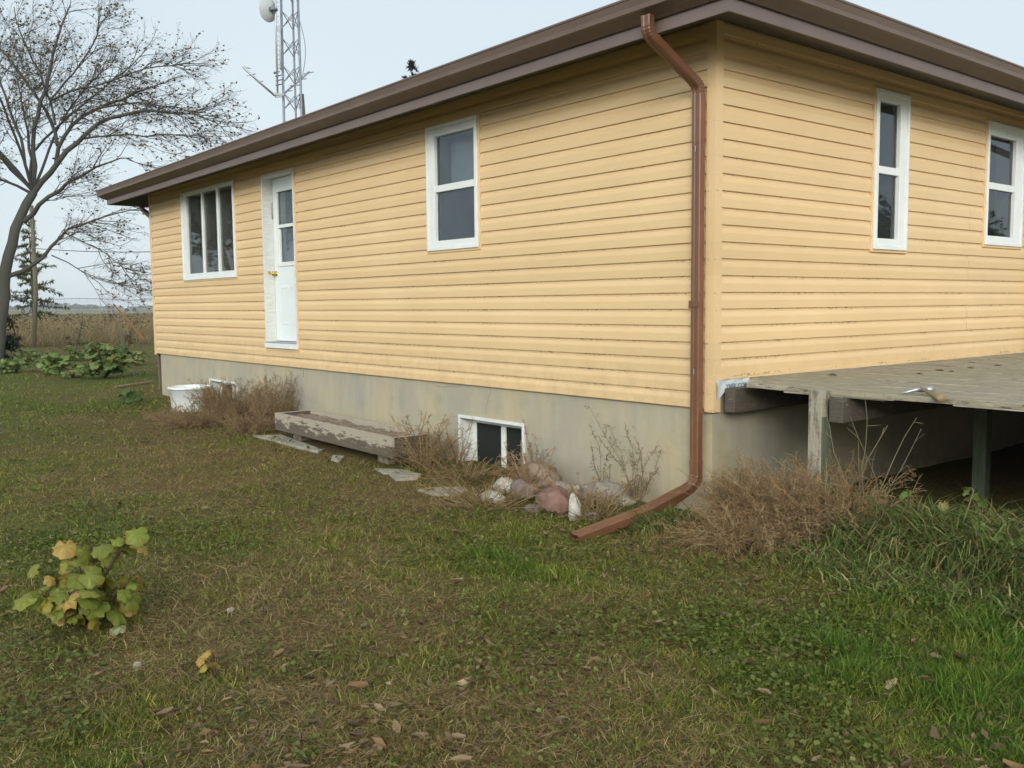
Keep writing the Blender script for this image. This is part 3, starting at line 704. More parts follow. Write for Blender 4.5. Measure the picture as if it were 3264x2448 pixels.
b4 = MB(); b4.box(4.4, 4.49, .15, 6, -.01, .125); dk(b4, 'joist', 'joist', .006)
def post(x, y, s, zt, two=False, m='post'):
    p = MB(); p.box(x, x+s, y, y+s, float(gz(x, y))-.3, zt)
    o = dk(p, 'post', m, .004)
    if two:
        q = MB(); q.box(x+s+.001, x+s+.012, y+.004, y+s-.004, float(gz(x, y))-.2, .02); q.build('post_facing', 'greenpost', o)
    return o
post(.745, -.005, .092, .182, True); post(.87, 1.95, .095, -.012, m='greenpost'); post(.87, 4.1, .095, -.012); post(2.6, .9, .09, -.012); post(2.6, 3.0, .09, -.012); post(4.4, .9, .09, -.012)  # second post's green darkened to stand in for deep shade under the deck
sk = MB()
for z in np.arange(-.7, .12, .105): sk.box(.05, 4.55, 6.02, 6.04, z, z+.1)
for z in np.arange(-.7, .12, .105): sk.box(4.52, 4.54, 1.4, 6.0, z, z+.1)
dk(sk, 'added_skirt_boards', 'joist')  # unseen skirting added on the far sides to keep the under-deck dark

# hammer on the deck edge
ham = thing('hammer', 'hammer with a steel head and wooden handle lying on the deck edge', 'hammer', loc=tuple(on(2945, 1246, 2, .19)))
hc = on(2935, 1242, 2, .215)
def hm(mb, name, m, smooth=True):
    o = mb.build(name, m, ham, smooth); o.matrix_parent_inverse = Matrix.Translation(-ham.location); return o
hdir = np.array([RX[0], RX[1], 0]); hfw = np.array([DX[0], DX[1], 0]); hfw /= np.linalg.norm(hfw)
he = hc - hfw*.20+hdir*.03-np.array([0, 0, .03])
h = MB(); h.tube([hc+hfw*.02, hc-hfw*.04+hdir*.01, he+hfw*.05, he], [.013, .013, .020, .024], 12); hm(h, 'handle', 'handle')
h = MB(); h.tube([hc, hc+hdir*.025, hc+hdir*.03, hc+hdir*.07], [.016, .016, .022, .022], 14)
h.tube([hc, hc-hdir*.03, hc-hdir*.075-[0, 0, .012], hc-hdir*.11-[0, 0, .022]], [.015, .014, .009, .004], 8); hm(h, 'head', 'hsteel')

# ------------------------------------------------------------------ planter, tub, slabs, rocks
pl = thing('planter_box', 'long low wooden planter box with flaking paint against the foundation', 'planter', loc=(-4.3, -.4, -.62))
ang = -.0395; pu = np.array([math.cos(ang), math.sin(ang), 0]); pv = np.array([-math.sin(ang), math.cos(ang), 0]); p0 = np.array([-5.63, -.588, 0])
PLN, PW = 2.59, .45
def pb(mb, name, m, bevel=.004):
    o = mb.build(name, m, pl, bevel=bevel); o.matrix_parent_inverse = Matrix.Translation((4.3, .4, .62)); return o
for nm, args in (('side_board', (p0, PLN, .038)), ('side_board', (p0+pv*(PW-.038), PLN, .038))):
    q = MB(); q.obox(args[0], pu, pv, args[1], args[2], -.635, -.452); pb(q, nm, 'planter')
for off in (.0, PLN-.038):
    q = MB(); q.obox(p0+pu*(off)+pv*.0385, pu, pv, .038, PW-.077, -.63, -.456); pb(q, 'end_board', 'timber')
q = MB(); q.obox(p0+pu*(-.004)-pv*.004, pu, pv, PLN+.008, .044, -.4515, -.447); q.obox(p0+pu*(-.004)+pv*(PW-.04), pu, pv, PLN+.008, .044, -.4515, -.447)
q.obox(p0+pu*(-.004)+pv*.041, pu, pv, .044, PW-.082, -.4515, -.448); q.obox(p0+pu*(PLN-.04)+pv*.041, pu, pv, .044, PW-.082, -.4515, -.448); pb(q, 'top_edge', 'plantertop', .001)
q = MB(); n1, n2 = 60, 12; vs = []
for i in range(n1):
    for j in range(n2):
        p = p0+pu*(.04+(PLN-.08)*i/(n1-1))+pv*(.04+(PW-.08)*j/(n2-1))
        vs.append((p[0], p[1], -.492+.05*(float(fbm(i*.35, j*.4, 4))-.5)+.012*math.sin(i*.13)))
q.add(vs, [(i*n2+j, (i+1)*n2+j, (i+1)*n2+j+1, i*n2+j+1) for i in range(n1-1) for j in range(n2-1)]); pb(q, 'soil', 'soil', 0)
q = MB(); q.obox(p0+pu*.03+pv*.03, pu, pv, PLN-.06, PW-.06, -.632, -.615); pb(q, 'base_board', 'timber')
for off in (.25, 2.15):
    bk = MB(); bk.obox(p0+pu*off+pv*.10, pu, pv, .2, .30, -.735, -.637); o = bk.build('support_block', 'soil', None, bevel=.008)  # blocks coloured dark as soil to read as the shaded gap below
    tag(o, 'concrete block under the %s end of the planter box' % ('bucket' if off < 1 else 'basement window'), 'block', 'blocks carrying the planter')

t = MB(); R_ = .285
t.lathe((-8.85, -.34, -.73), [(0, 0), (.245, 0), (.25, .01), (R_-.012, .33), (R_+.008, .335), (R_+.014, .347), (R_+.01, .362), (R_-.004, .366), (R_-.018, .36), (R_-.022, .33), (.235, .05), (0, .045)], 48)
tag(t.build('plastic_tub', 'tub', None, True), 'round white plastic tub standing among brown weeds by the foundation', 'tub')

def stone(c, size, seed, m, name, label, cat, rot=0., group=None, rough=.22, flat=0, sink=.25):
    me = bpy.data.meshes.new(name); import bmesh
    bm = bmesh.new(); bmesh.ops.create_icosphere(bm, subdivisions=4, radius=1.0)
    r = np.random.default_rng(seed); pl_ = r.normal(0, 1, (13, 3)); pl_ /= np.linalg.norm(pl_, axis=1)[:, None]; dd = r.uniform(.62, .95, 13)
    for v in bm.verts:
        p = np.array(v.co)
        k = min([1.0]+[d/max(1e-3, float(p@n)) for n, d in zip(pl_, dd) if p@n > 0])
        k *= 1+.22*(float(vnoise(p[0]*4+9, p[1]*4+p[2]*5, seed))-.5)*rough/.22
        v.co = Vector(p*k)
    bmesh.ops.scale(bm, vec=Vector(size)/2, verts=bm.verts); bm.to_mesh(me); bm.free()
    o = link(name, me, m, None, True); o.rotation_euler = (r.uniform(-.15, .15), r.uniform(-.15, .15), rot)
    o.location = (c[0], c[1], c[2]+size[2]*(.5-sink)); tag(o, label, cat, group); return o
def rock_mat(name, c1, c2, c3, sc=9):
    m, nt, b = new_mat(name); v = obj_coord(nt); n = noise(nt, v, sc, 6, .65); g = noise(nt, v, 60, 3, .7)
    c = ramp(nt, n, [(.3, c1), (.5, c2), (.7, c3)]); c = mix(nt, ramp(nt, g, [(.3, (.6, .6, .6)), (.4, (0, 0, 0))]), c, tuple(x*.4 for x in c1))
    nt.links.new(c, b.inputs['Base Color']); b.inputs['Roughness'].default_value = .85; bump(nt, b, n, .6, .02); return m
R1 = rock_mat('pink granite', (.14, .078, .056), (.205, .115, .088), (.27, .16, .125)); R2 = rock_mat('white limestone', (.27, .245, .18), (.42, .39, .31), (.56, .53, .45))
R3 = rock_mat('grey fieldstone', (.16, .14, .11), (.235, .205, .165), (.30, .27, .22)); R4 = rock_mat('tan boulder', (.16, .115, .08), (.24, .175, .125), (.31, .24, .18)); R5 = rock_mat('mauve fieldstone', (.125, .09, .075), (.185, .135, .115), (.24, .185, .16))
def gp(px, py, z=-.745): return on(px, py, 2, z)
RK = 'garden rocks heaped beside the downspout'
def zr(px, py): return lambda sx, sy: on(1400+px/2.6757, 1200+py/2.6757, 2, -.74)
for (px, py, size, seed, m, lab, rot, sink) in (
    (985, 1150, (.30, .27, .27), 3, R1, 'largest rock of the heap, pink granite with a rounded face', .5, .22),
    (1158, 1220, (.105, .10, .25), 25, R2, 'upright white rock leaning against the big pink granite rock', .3, .15),
    (570, 985, (.20, .18, .16), 8, R2, 'rounded white rock at the window end of the heap', .9, .25),
    (455, 1060, (.22, .16, .10), 9, R2, 'low broken white rock lying nearest the paving stones', .2, .3),
    (725, 1040, (.24, .2, .20), 11, R5, 'mauve rock between the white rock and the big pink granite', 1.2, .25),
    (850, 950, (.42, .30, .26), 12, R4, 'broad tan boulder under dry weeds against the foundation', .3, .2),
    (1035, 1000, (.24, .2, .15), 14, R3, 'flat grey rock with a dark hollow behind the pink granite', .2, .25),
    (1195, 1015, (.16, .12, .10), 15, R2, 'small pale rock behind the upright white rock', .6, .2),
    (1410, 1045, (.46, .30, .22), 16, R3, 'wide rounded grey rock half covered by weeds', .1, .3),
    (1585, 1085, (.18, .13, .10), 17, R2, 'pointed white rock beside the downspout extension', .4, .3),
    (1310, 1215, (.13, .11, .09), 18, R5, 'small mauve rock in the weeds before the downspout extension', .4, .3),
    (800, 1150, (.16, .13, .10), 19, R5, 'small brown rock in front of the mauve rock', 1.4, .4)):
    p = on(1400+px/2.6757, 1200+py/2.6757, 2, -.75)
    stone((p[0], p[1], float(gz(p[0], p[1]))), size, seed, m, 'rock', lab, 'rock', rot, RK, sink=sink)
def slab(pts, name, label, th=.03, lift=.012):
    q = MB(); P = [gp(820+x/2.6757, 1120+y/2.6757) for x, y in pts]
    z = max(float(gz(p[0], p[1])) for p in P)+lift
    k = len(P); q.add([(p[0], p[1], z-th) for p in P]+[(p[0], p[1], z) for p in P], [tuple(range(k, 2*k)), tuple(range(k))[::-1]]+[(i, (i+1) % k, k+(i+1) % k, k+i) for i in range(k)])
    return tag(q.build(name, 'paver', None, bevel=.006), label, 'paving stone', 'paving stones along the foundation', 'thing')
slab([(1000, 1010), (1285, 1022), (1130, 1055), (1075, 1052)], 'paving_stone', 'cracked half of a paving stone beyond the planter, house side')
slab([(1125, 1062), (1280, 1030), (1405, 1062), (1370, 1095), (1180, 1105)], 'paving_stone', 'cracked half of a paving stone beyond the planter, lawn side')
slab([(1370, 1185), (1560, 1160), (1760, 1162), (1800, 1185), (1700, 1232), (1500, 1225)], 'paving_stone', 'paving stone nearest the rock heap, partly grown over')
slab([(-40, 745), (210, 735), (560, 868), (520, 885)], 'paving_stone', 'long narrow slab showing in front of the planter')
slab([(640, 912), (745, 920), (700, 965), (630, 945)], 'paving_stone', 'small slab corner in the grass below the planter end')

# ------------------------------------------------------------------ lattice tower with dish and antennas
TX, TY = -13.2, 3.5
tow = thing('lattice_tower', 'grey three legged lattice mast rising behind the far end of the roof', 'tower', loc=(TX, TY, -.7))
def tw(mb, name, m='steel', smooth=False):
    o = mb.build(name, m, tow, smooth); o.matrix_parent_inverse = Matrix.Translation((-TX, -TY, .7)); return o
def leg(k, z):
    w = .185+.010*max(0, 6.7-z); a = (1.05, 3.3, 5.35)[k]
    a = math.atan2(RX[1], RX[0]) + (math.pi, math.pi*.42, 0.0)[k] + .12
    return (TX+w*.82*math.cos(a), TY+w*.82*math.sin(a), z)
ZTOP = 8.6
for k in range(3):
    q = MB(); q.tube([leg(k, -.9), leg(k, 4), leg(k, ZTOP)], .024 if k != 1 else .02, 10); tw(q, 'leg', 'steel', True)
for k in range(3):
    z = 3.02
    while z < ZTOP-.3:
        a, b = leg(k, z), leg((k+1) % 3, z+.32); c, d = leg((k+1) % 3, z), leg(k, z+.32)
        q = MB(); q.tube([a, b], .009, 5); tw(q, 'cross_brace'); q = MB(); q.tube([c, d], .009, 5); tw(q, 'cross_brace'); z += .52
cb = MB(); cp = [np.array(leg(2, 6.35))]
for t in np.linspace(0, 1, 14): cp.append(np.array(leg(2, 6.3-1.15*t))+RX*(.10*math.sin(math.pi*t)+.02))
cb.tube(cp, .007, 5); tw(cb, 'cable', 'wire', True)
def tp(zx, zy, dy=0.0): return on(750+zx/4.1475, zy/4.1475, 0, TX+dy)
q = MB(); q.tube([tp(875, 1245), tp(903, 1600)], .05, 8); tw(q, 'timber_brace', 'pole')
ant = thing('antenna_mast', 'slim antenna mast with rungs and folded V shaped booms fixed to the lattice tower', 'antenna', loc=tuple(tp(560, 1290)))
def an(mb, name, m='alu', smooth=True):
    o = mb.build(name, m, ant, smooth); o.matrix_parent_inverse = Matrix.Translation(-ant.location); return o
q = MB(); q.tube([tp(530, -600), tp(535, 300), tp(560, 1260)], .020, 8); an(q, 'mast_pipe')
q = MB(); q.tube([tp(588, 330), tp(600, 925)], .018, 6); an(q, 'element_rail', 'dish')
def rod(a, b, r, name, m='alu', n=5):
    q = MB(); q.tube([a, b], r, n); an(q, name, m)
for zy in list(range(350, 800, 62)): rod(tp(522+zy*.018, zy), tp(585+zy*.02, zy+4), .007, 'rung', 'dish')
for zy in (30, 90, 215, 278, -40): rod(tp(540, zy), tp(572, zy), .007, 'rung', 'dish')
for zy in (375, 400, 860, 905): rod(tp(530+zy*.018, zy), tp(605, zy-8), .010, 'rung', 'dish')
for zy, a, b in ((965, 505, 585), (1010, 530, 608), (1070, 535, 620), (1128, 535, 625)):
    q = MB(); q.tube([tp(a, zy), tp(a+9, zy-2), tp(a+10, zy-2), tp(a+24, zy-5), tp(a+25, zy-5), tp(b, zy-18)], [.012, .012, .026, .026, .012, .012], 6); an(q, 'clamp', 'steel')
def boom(pts, els, dd):
    q = MB(); q.tube([tp(*p, d) for p, d in zip(pts, dd)], .020, 6); an(q, 'boom')
    for (x0, y0, x1, y1, d) in els: rod(tp(x0, y0, d), tp(x1, y1, d), .010, 'element')
boom([(95, 880), (310, 1080), (520, 1262)], [(95, 885, 200, 905, .0), (152, 1000, 268, 976, .0), (300, 1088, 368, 1072, .0), (400, 1180, 440, 1192, .0)], (.0, .0, .0))
boom([(975, 950), (850, 1065), (700, 1185), (610, 1275)], [(970, 965, 1035, 952, -.5), (815, 1055, 940, 1040, -.4), (720, 1132, 845, 1126, -.3), (690, 1205, 755, 1198, -.3), (900, 980, 975, 955, -.5)], (-.5, -.4, -.3, -.1))
q = MB(); q.beam(tp(500, 1245), tp(632, 1250), .07, .04); q.beam(tp(530, 1278), tp(610, 1272), .06, .03); an(q, 'boom_bracket', 'dish', False)
dish = thing('dish_antenna', 'round grey dish antenna mounted high on the lattice tower', 'antenna', loc=tuple(tp(470, 125)))
def di(mb, name, m='dish', smooth=True):
    o = mb.build(name, m, dish, smooth); o.matrix_parent_inverse = Matrix.Translation(-dish.location); return o
dc = Vector(tp(468, 120)); ax = (Vector(RX)*-.72 - Vector(DX)*.62 + Vector((0, 0, .22))).normalized()
ax = (Vector(RX)*-.80 + Vector(DX)*.58 + Vector((0, 0, .12))).normalized()
s1 = ax.cross(Vector((0, 0, 1))).normalized(); s2 = ax.cross(s1)
q = MB(); vs = []; nr, na = 6, 36; RD = .235
for i in range(nr+1):
    r = RD*i/nr
    for k in range(na):
        a = 2*math.pi*k/na; vs.append(dc+s1*(r*.92*math.cos(a))+s2*(r*math.sin(a))+ax*(.34*r*r/RD))
q.add(vs, [(i*na+k, i*na+(k+1) % na, (i+1)*na+(k+1) % na, (i+1)*na+k) for i in range(nr) for k in range(na)]); di(q, 'reflector')
q = MB(); q.tube([dc, dc-ax*.06, Vector(tp(545, 130))], [.05, .045, .035], 10); q.tube([Vector(tp(500, 60)), Vector(tp(515, 140))], .014, 6); di(q, 'mount_arm', 'steel')

# ------------------------------------------------------------------ vegetation
GREENS = np.array([(.122, .162, .018), (.155, .19, .022), (.215, .215, .035), (.085, .118, .014), (.29, .265, .06)])
DRYS = np.array([(.255, .175, .065), (.20, .132, .046), (.32, .235, .10), (.13, .085, .034), (.43, .34, .165)])
def pick(pal, n, jit=.15):
    c = pal[rng.integers(0, len(pal), n)]; return np.clip(c*(1+rng.normal(0, jit, (n, 1))), .004, 1)
def in_block(x, y):
    h = (x < .02) & (x > XE-.02) & (y > -.02) & (y < YE)
    dpl = (x-p0[0])*pu[0]+(y-p0[1])*pu[1]; dpv = (x-p0[0])*pv[0]+(y-p0[1])*pv[1]
    pln = (dpl > -.05) & (dpl < PLN+.03) & (dpv > -.02) & (dpv < PW+.1)
    under = (x > 0) & (x < 4.55) & (y > .42) & (y < 6.2)
    return h | pln | under
def scatter(n, dmin, dmax, amin=-52, amax=40):
    """points on the ground spread over a wedge in front of the photograph's viewpoint"""
    n = int(n*1.24); d = np.sqrt(rng.uniform(dmin**2, dmax**2, n)); a = np.radians(rng.uniform(amin, amax, n))
    base = math.atan2(DX[1], DX[0]); x = CAM[0]+d*np.cos(base-a); y = CAM[1]+d*np.sin(base-a)
    ok = ~in_block(x, y); return x[ok], y[ok]
def P3(x, y, dz=0): return np.stack([x, y, gz(x, y)+dz], 1)

def lawn():
    parts = []
    for n, d0, d1, wmul, lmul in ((230000, 2.2, 4.2, 1.0, 1.0), (200000, 4.2, 6.6, 1.2, 1.05), (190000, 6.6, 10.5, 1.35, 1.0), (120000, 10.5, 19, 2.1, 1.15), (45000, 19, 38, 5.0, 1.5)):
        x, y = scatter(n, d0, d1); g = greenness(x, y)
        keep = rng.uniform(0, 1, len(x)) < (.45+.55*vnoise(x*9, y*9, 77)); x, y, g = x[keep], y[keep], g[keep]
        isg = rng.uniform(0, 1, len(x)) < np.clip(.26+.85*g+.9*(fbm(x*4.5, y*4.5, 78, 2)-.5), 0, 1)
        lush = sstep(.72, 1.0, g)*sstep(.20, .52, fbm(x*2.6, y*2.6, 83, 3)); isg &= rng.uniform(0, 1, len(x)) < .90
        m = len(x); cl = .55+1.15*sstep(.3, .75, fbm(x*5.5, y*5.5, 79, 2)); L = np.where(isg, rng.uniform(.02, .055, m)*(.8+.8*lush)*cl, rng.uniform(.018, .06, m)*(.7+.3*cl))*lmul
        W = rng.uniform(.0020, .0044, m)*wmul*np.where(isg, 1.1, .8)
        lean = np.where(isg, rng.uniform(.2, 1.35, m)*(1-.3*lush), rng.uniform(.7, 1.55, m)); bend = np.where(isg, rng.uniform(.0, 1.1, m), rng.uniform(-.3, .5, m))
        c = np.where(isg[:, None], pick(GREENS, m, .28), pick(DRYS, m, .3))
        c = np.where(isg[:, None], c*(1-lush[:, None])+c*np.array([.55, .86, .62])*lush[:, None], c)
        parts.append(blades(P3(x, y, -.002), L, W, rng.uniform(0, 2*np.pi, m), lean, bend, c))
    for n, d0, d1, wm in ((60000, 2.2, 4.6, 1.0), (60000, 4.6, 8.5, 1.5), (40000, 8.5, 16, 2.4)):       # flattened straw thatch
        x, y = scatter(n, d0, d1); g = greenness(x, y); k = fbm(x*3.1, y*3.1, 95, 2)
        keep = rng.uniform(0, 1, len(x)) < np.clip(1.15-1.2*g, .08, 1)*np.clip((k-.3)*3, .1, 1); x, y = x[keep], y[keep]; m = len(x)
        parts.append(blades(P3(x, y, .012)+np.stack([np.zeros(m), np.zeros(m), rng.uniform(0, .02, m)], 1), rng.uniform(.04, .11, m), rng.uniform(.0016, .003, m)*wm, rng.uniform(0, 2*np.pi, m), rng.uniform(1.25, 1.75, m), rng.uniform(-.25, .35, m), pick(DRYS*1.08, m, .3)))
    V, P, Cc = join(parts); o = bulk('lawn_grass', V, P, Cc, 'grass'); tag(o, 'short patchy lawn of green and dried brown grass', 'grass', kind='stuff')
lawn()
def clover():
    parts = []
    for n, d0, d1, s in ((40000, 2.2, 4.5, 1), (40000, 4.5, 8, 1.15), (20000, 8, 15, 1.6)):
        x, y = scatter(n, d0, d1); k = fbm(x*1.6+5, y*1.6, 55, 3)
        g = greenness(x, y); keep = (k > .44) & (rng.uniform(0, 1, len(x)) < .15+g); x, y = x[keep], y[keep]; m = len(x)
        c = pick(np.array([(.10, .128, .024), (.125, .155, .03), (.08, .10, .02), (.16, .17, .04)]), m)
        parts.append(leafcards(P3(x, y, 0)+np.stack([np.zeros(m), np.zeros(m), rng.uniform(.012, .05, m)], 1), rng.uniform(.010, .024, m)*s, rng.uniform(0, 6.28, m), np.abs(rng.normal(0, .55, m)), rng.uniform(.05, .3, m), c, .95))
    V, P, Cc = join(parts); o = bulk('ground_ivy', V, P, Cc, 'leaf'); tag(o, 'low round leaved weeds growing through the lawn', 'weeds', kind='stuff')
clover()
def litter():
    parts = []
    LC = np.array([(.22, .155, .085), (.27, .195, .11), (.17, .11, .06), (.29, .215, .12), (.13, .088, .05), (.24, .14, .065)])
    for n, d0, d1, s in ((5200, 2.2, 4.2, 1), (4200, 4.2, 7, 1), (2600, 7, 13, 1.1)):
        x, y = scatter(n, d0, d1); k = fbm(x*1.3+1, y*1.3+7, 91, 4)
        w = np.exp(-((x-1.7)**2+(y+3.4)**2)/2.5)
        keep = rng.uniform(0, 1, len(x)) < np.clip((k-.46)*3.2, 0, 1)*(.40+.7*w)+.08; x, y = x[keep], y[keep]; m = len(x)
        parts.append(leafcards(P3(x, y, 0)+np.stack([np.zeros(m), np.zeros(m), rng.uniform(.0, .03, m)], 1), rng.uniform(.016, .055, m)*s*rng.choice([.7, 1, 1.25], m), rng.uniform(0, 6.28, m), np.abs(rng.normal(.12, .3, m)), rng.uniform(-.25, .6, m), pick(LC, m, .25), .48, .06))
    V, P, Cc = join(parts); o = bulk('fallen_leaves', V, P, Cc, 'leaf', smooth=True); tag(o, 'scattered curled brown fallen leaves on the lawn', 'leaves', kind='stuff')
litter()

def leaf_poly(size, lobes, fold, col, seed):
    """broad lobed leaf in its own frame: +X to the tip, +Z up"""
    r = np.random.default_rng(seed); n = 22; a = np.linspace(-math.pi, math.pi, n, endpoint=False)
    rad = .5*(1+.10*np.cos(a*lobes)+.05*r.normal(0, 1, n))*(1-.25*np.exp(-((np.abs(a)-math.pi)/.35)**2)*2)
    x = rad*np.cos(a)+.42; y = rad*np.sin(a)*.98
    z = -.22*np.abs(y)*fold-.35*(x-.2)**2*fold*.6+.05*np.sin(a*lobes)+.03*r.normal(0, 1, n)
    mx_, my_ = .5*x+.2, .5*y; mz = -.10*np.abs(my_)*fold+.02
    V = np.concatenate([[[.3, 0, .03]], np.stack([mx_, my_, mz], 1), np.stack([x, y, z], 1)])*size
    i = np.arange(n); j = (i+1) % n
    T = np.stack([np.zeros(n, int), 1+i, 1+j], 1); Q = np.stack([1+i, 1+n+i, 1+n+j, 1+j], 1)
    Cc = np.repeat(np.array([col]), len(V), 0)*(1+r.normal(0, .12, (len(V), 1)))
    Cc[1:n+1:3] *= 1.22; Cc[n+1:] *= np.where(r.uniform(0, 1, (n, 1)) < .18, [[1.25, .85, .6]], [[1, 1, 1]])
    return V, [Q, T], np.clip(Cc, .005, 1)
def place(arr, pos, az, pitch, roll=0):
    V, P, c = arr; m = (Matrix.Rotation(az, 3, 'Z') @ Matrix.Rotation(-pitch, 3, 'Y') @ Matrix.Rotation(roll, 3, 'X'))
    return V@np.array(m).T+np.array(pos), P, c
def leafy_plant(name, label, cat, base, h, spread, nst, nleaf, size, pal, stemcol, seed, group=None, droop=.5, cone=False):
    global rng
    keep = rng; rng = np.random.default_rng(seed)
    t = thing(name, label, cat, group, base); st_ = []; lf = []
    for s in range(nst):
        az = rng.uniform(0, 6.28); sp = spread*rng.uniform(.15, 1)
        hh = h*(rng.uniform(.55, 1)*(1-.35*sp/spread) if not cone else rng.uniform(.8, 1)*(1.0-.6*sp/spread))
        p = curve_pts((0, 0, 0), (math.cos(az)*sp, math.sin(az)*sp, hh), math.hypot(sp, hh), 6, .10)
        st_.append((p, np.linspace(.008, .003, 7)*max(.5, h/.5), stemcol))
        for k in range(nleaf):
            f = rng.uniform(.25, 1); q = p[0]+0; idx = f*6; i0 = min(5, int(idx)); q = p[i0]+(p[i0+1]-p[i0])*(idx-i0)
            la = rng.uniform(0, 6.28); s_ = size*rng.uniform(.55, 1.15)
            e = q+np.array([math.cos(la), math.sin(la), .5])*s_*.5
            st_.append((np.array([q, (q+e)/2+[0, 0, .01], e]), [.0025, .002, .002], stemcol))
            col = pal[rng.integers(0, len(pal))]
            lf.append(place(leaf_poly(s_, rng.integers(5, 8), rng.uniform(.6, 1.6), col, int(rng.integers(1e6))), e, la+rng.normal(0, .4), -droop*rng.uniform(.1, 1.5), rng.normal(0, .35)))
    V, P, Cc = strands(st_, 5); bulk('stem', V, P, Cc, 'bark', t)
    V, P, Cc = join(lf); bulk('leaves', V, P, Cc, 'leaf', t, True)
    rng = keep; return t
def gpt(px, py):
    p = on(px, py, 2, -.73)
    for _ in range(6): p = on(px, py, 2, float(gz(p[0], p[1])))
    return (p[0], p[1], float(gz(p[0], p[1])))
YG = [(.20, .21, .035), (.25, .235, .04), (.15, .18, .03), (.28, .235, .04), (.18, .215, .035), (.36, .26, .07), (.17, .19, .035), (.16, .18, .03)]
leafy_plant('leafy_plant', 'yellowing broad leaved plant standing alone on the near lawn', 'plant', gpt(285, 2000), .60, .20, 14, 11, .100, YG, (.07, .045, .03), 41, droop=1.1, cone=True)
leafy_plant('seedling', 'small yellow leaved seedling in the lawn near the pale puffball', 'plant', gpt(690, 2155), .11, .07, 4, 3, .045, [(.34, .27, .05), (.28, .27, .06), (.38, .26, .07)], (.15, .09, .04), 43)
LG = [(.11, .17, .05), (.14, .20, .06), (.17, .22, .065), (.085, .135, .045), (.21, .25, .075)]
leafy_plant('leafy_plant', 'tallest clump of big green leaves beyond the far house corner', 'plant', gpt(335, 1205), .85, .66, 16, 12, .20, LG, (.10, .09, .04), 44, 'broad leaved clumps at the lawn edge')
leafy_plant('leafy_plant', 'bushy lime green clump between the pole and the tallest clump', 'plant', gpt(165, 1195), .6, .58, 14, 11, .16, [(.16, .23, .06), (.20, .27, .075), (.12, .18, .05)], (.10, .09, .04), 45, 'broad leaved clumps at the lawn edge')
leafy_plant('leafy_plant', 'low green leaf clump beneath the dark evergreen shrub', 'plant', gpt(35, 1190), .45, .85, 14, 9, .16, LG, (.10, .09, .04), 46, 'broad leaved clumps at the lawn edge')
leafy_plant('leafy_plant', 'small dull clump of leaves beside the tallest clump, on the lawn side', 'plant', gpt(228, 1205), .28, .4, 6, 6, .13, LG+[(.20, .17, .06)], (.10, .09, .04), 47, 'broad leaved clumps at the lawn edge')
leafy_plant('leafy_plant', 'loose clump of small leaves in the gap behind the bushy lime green clump', 'plant', gpt(252, 1150), .5, .7, 12, 12, .13, LG, (.10, .09, .04), 52, 'broad leaved clumps at the lawn edge')
leafy_plant('leafy_plant', 'loose low clump of leaves at the foot of the wooden pole', 'plant', gpt(105, 1150), .4, .8, 12, 11, .13, LG, (.10, .09, .04), 53, 'broad leaved clumps at the lawn edge')
leafy_plant('leafy_plant', 'pale leaved clump closest to the far house corner', 'plant', gpt(432, 1165), .45, .45, 9, 10, .13, [(.20, .25, .085), (.25, .27, .10), (.15, .20, .06)], (.10, .09, .04), 54, 'broad leaved clumps at the lawn edge')
leafy_plant('leafy_plant', 'dark green broad leaved plant on the lawn by the far foundation corner', 'plant', gpt(415, 1288), .30, .14, 4, 5, .13, [(.06, .10, .03), (.08, .13, .04)], (.10, .09, .04), 48)

def dry_weed(name, label, base, h, spread, nst, ntw, seed, pal, group='dry weeds along the foundation', grav=0.0, up=1.0, twl=.3, r0=.004, fuzz=0):
    global rng
    keep = rng; rng = np.random.default_rng(seed)
    paths = []
    for s in range(nst):
        az = rng.uniform(0, 6.28); sp = spread*math.sqrt(rng.uniform(0, 1)); hh = h*rng.uniform(.5, 1)*up
        L = math.hypot(sp, hh); off = np.array([math.cos(az), math.sin(az), 0])*sp*rng.uniform(0, .35)
        p = curve_pts(off, (math.cos(az)*sp, math.sin(az)*sp, hh), L, 6, .13, grav); p[:, 2] = np.maximum(p[:, 2], .005)
        col = pal[rng.integers(0, len(pal))]; paths.append((p, np.linspace(r0, r0*.4, 7), col))
        for k in range(ntw):
            f = rng.uniform(.12, .98)*6; i0 = min(5, int(f)); q = p[i0]+(p[i0+1]-p[i0])*(f-i0)
            d = (p[i0+1]-p[i0]); d = d/np.linalg.norm(d)+rng.normal(0, .75, 3)+np.array([0, 0, .25])
            tw_ = curve_pts(q, d, L*twl*rng.uniform(.35, 1)*(1.1-f/8), 3, .22, grav); tw_[:, 2] = np.maximum(tw_[:, 2], .005)
            paths.append((tw_, np.linspace(r0*.5, r0*.25, 4), col))
            for e in range(fuzz):
                ff = rng.uniform(.2, 1)*3; i1 = min(2, int(ff)); q2 = tw_[i1]+(tw_[i1+1]-tw_[i1])*(ff-i1)
                d2 = rng.normal(0, 1, 3); paths.append((np.array([q2, q2+d2/np.linalg.norm(d2)*rng.uniform(.008, .03)]), [r0*.5, r0*.3], pal[rng.integers(0, len(pal))]))
    V, P, Cc = strands(paths, 3); o = bulk(name, V, P, Cc, 'dry'); o.location = base
    rng = keep; return tag(o, label, 'weed', group)
TAN = [(.31, .215, .10), (.26, .175, .08), (.39, .285, .15), (.20, .13, .06)]
RED = [(.31, .185, .085), (.37, .235, .115), (.25, .145, .07), (.42, .31, .17)]
def gw(x, y): return (x, y, float(gz(x, y))-.01)
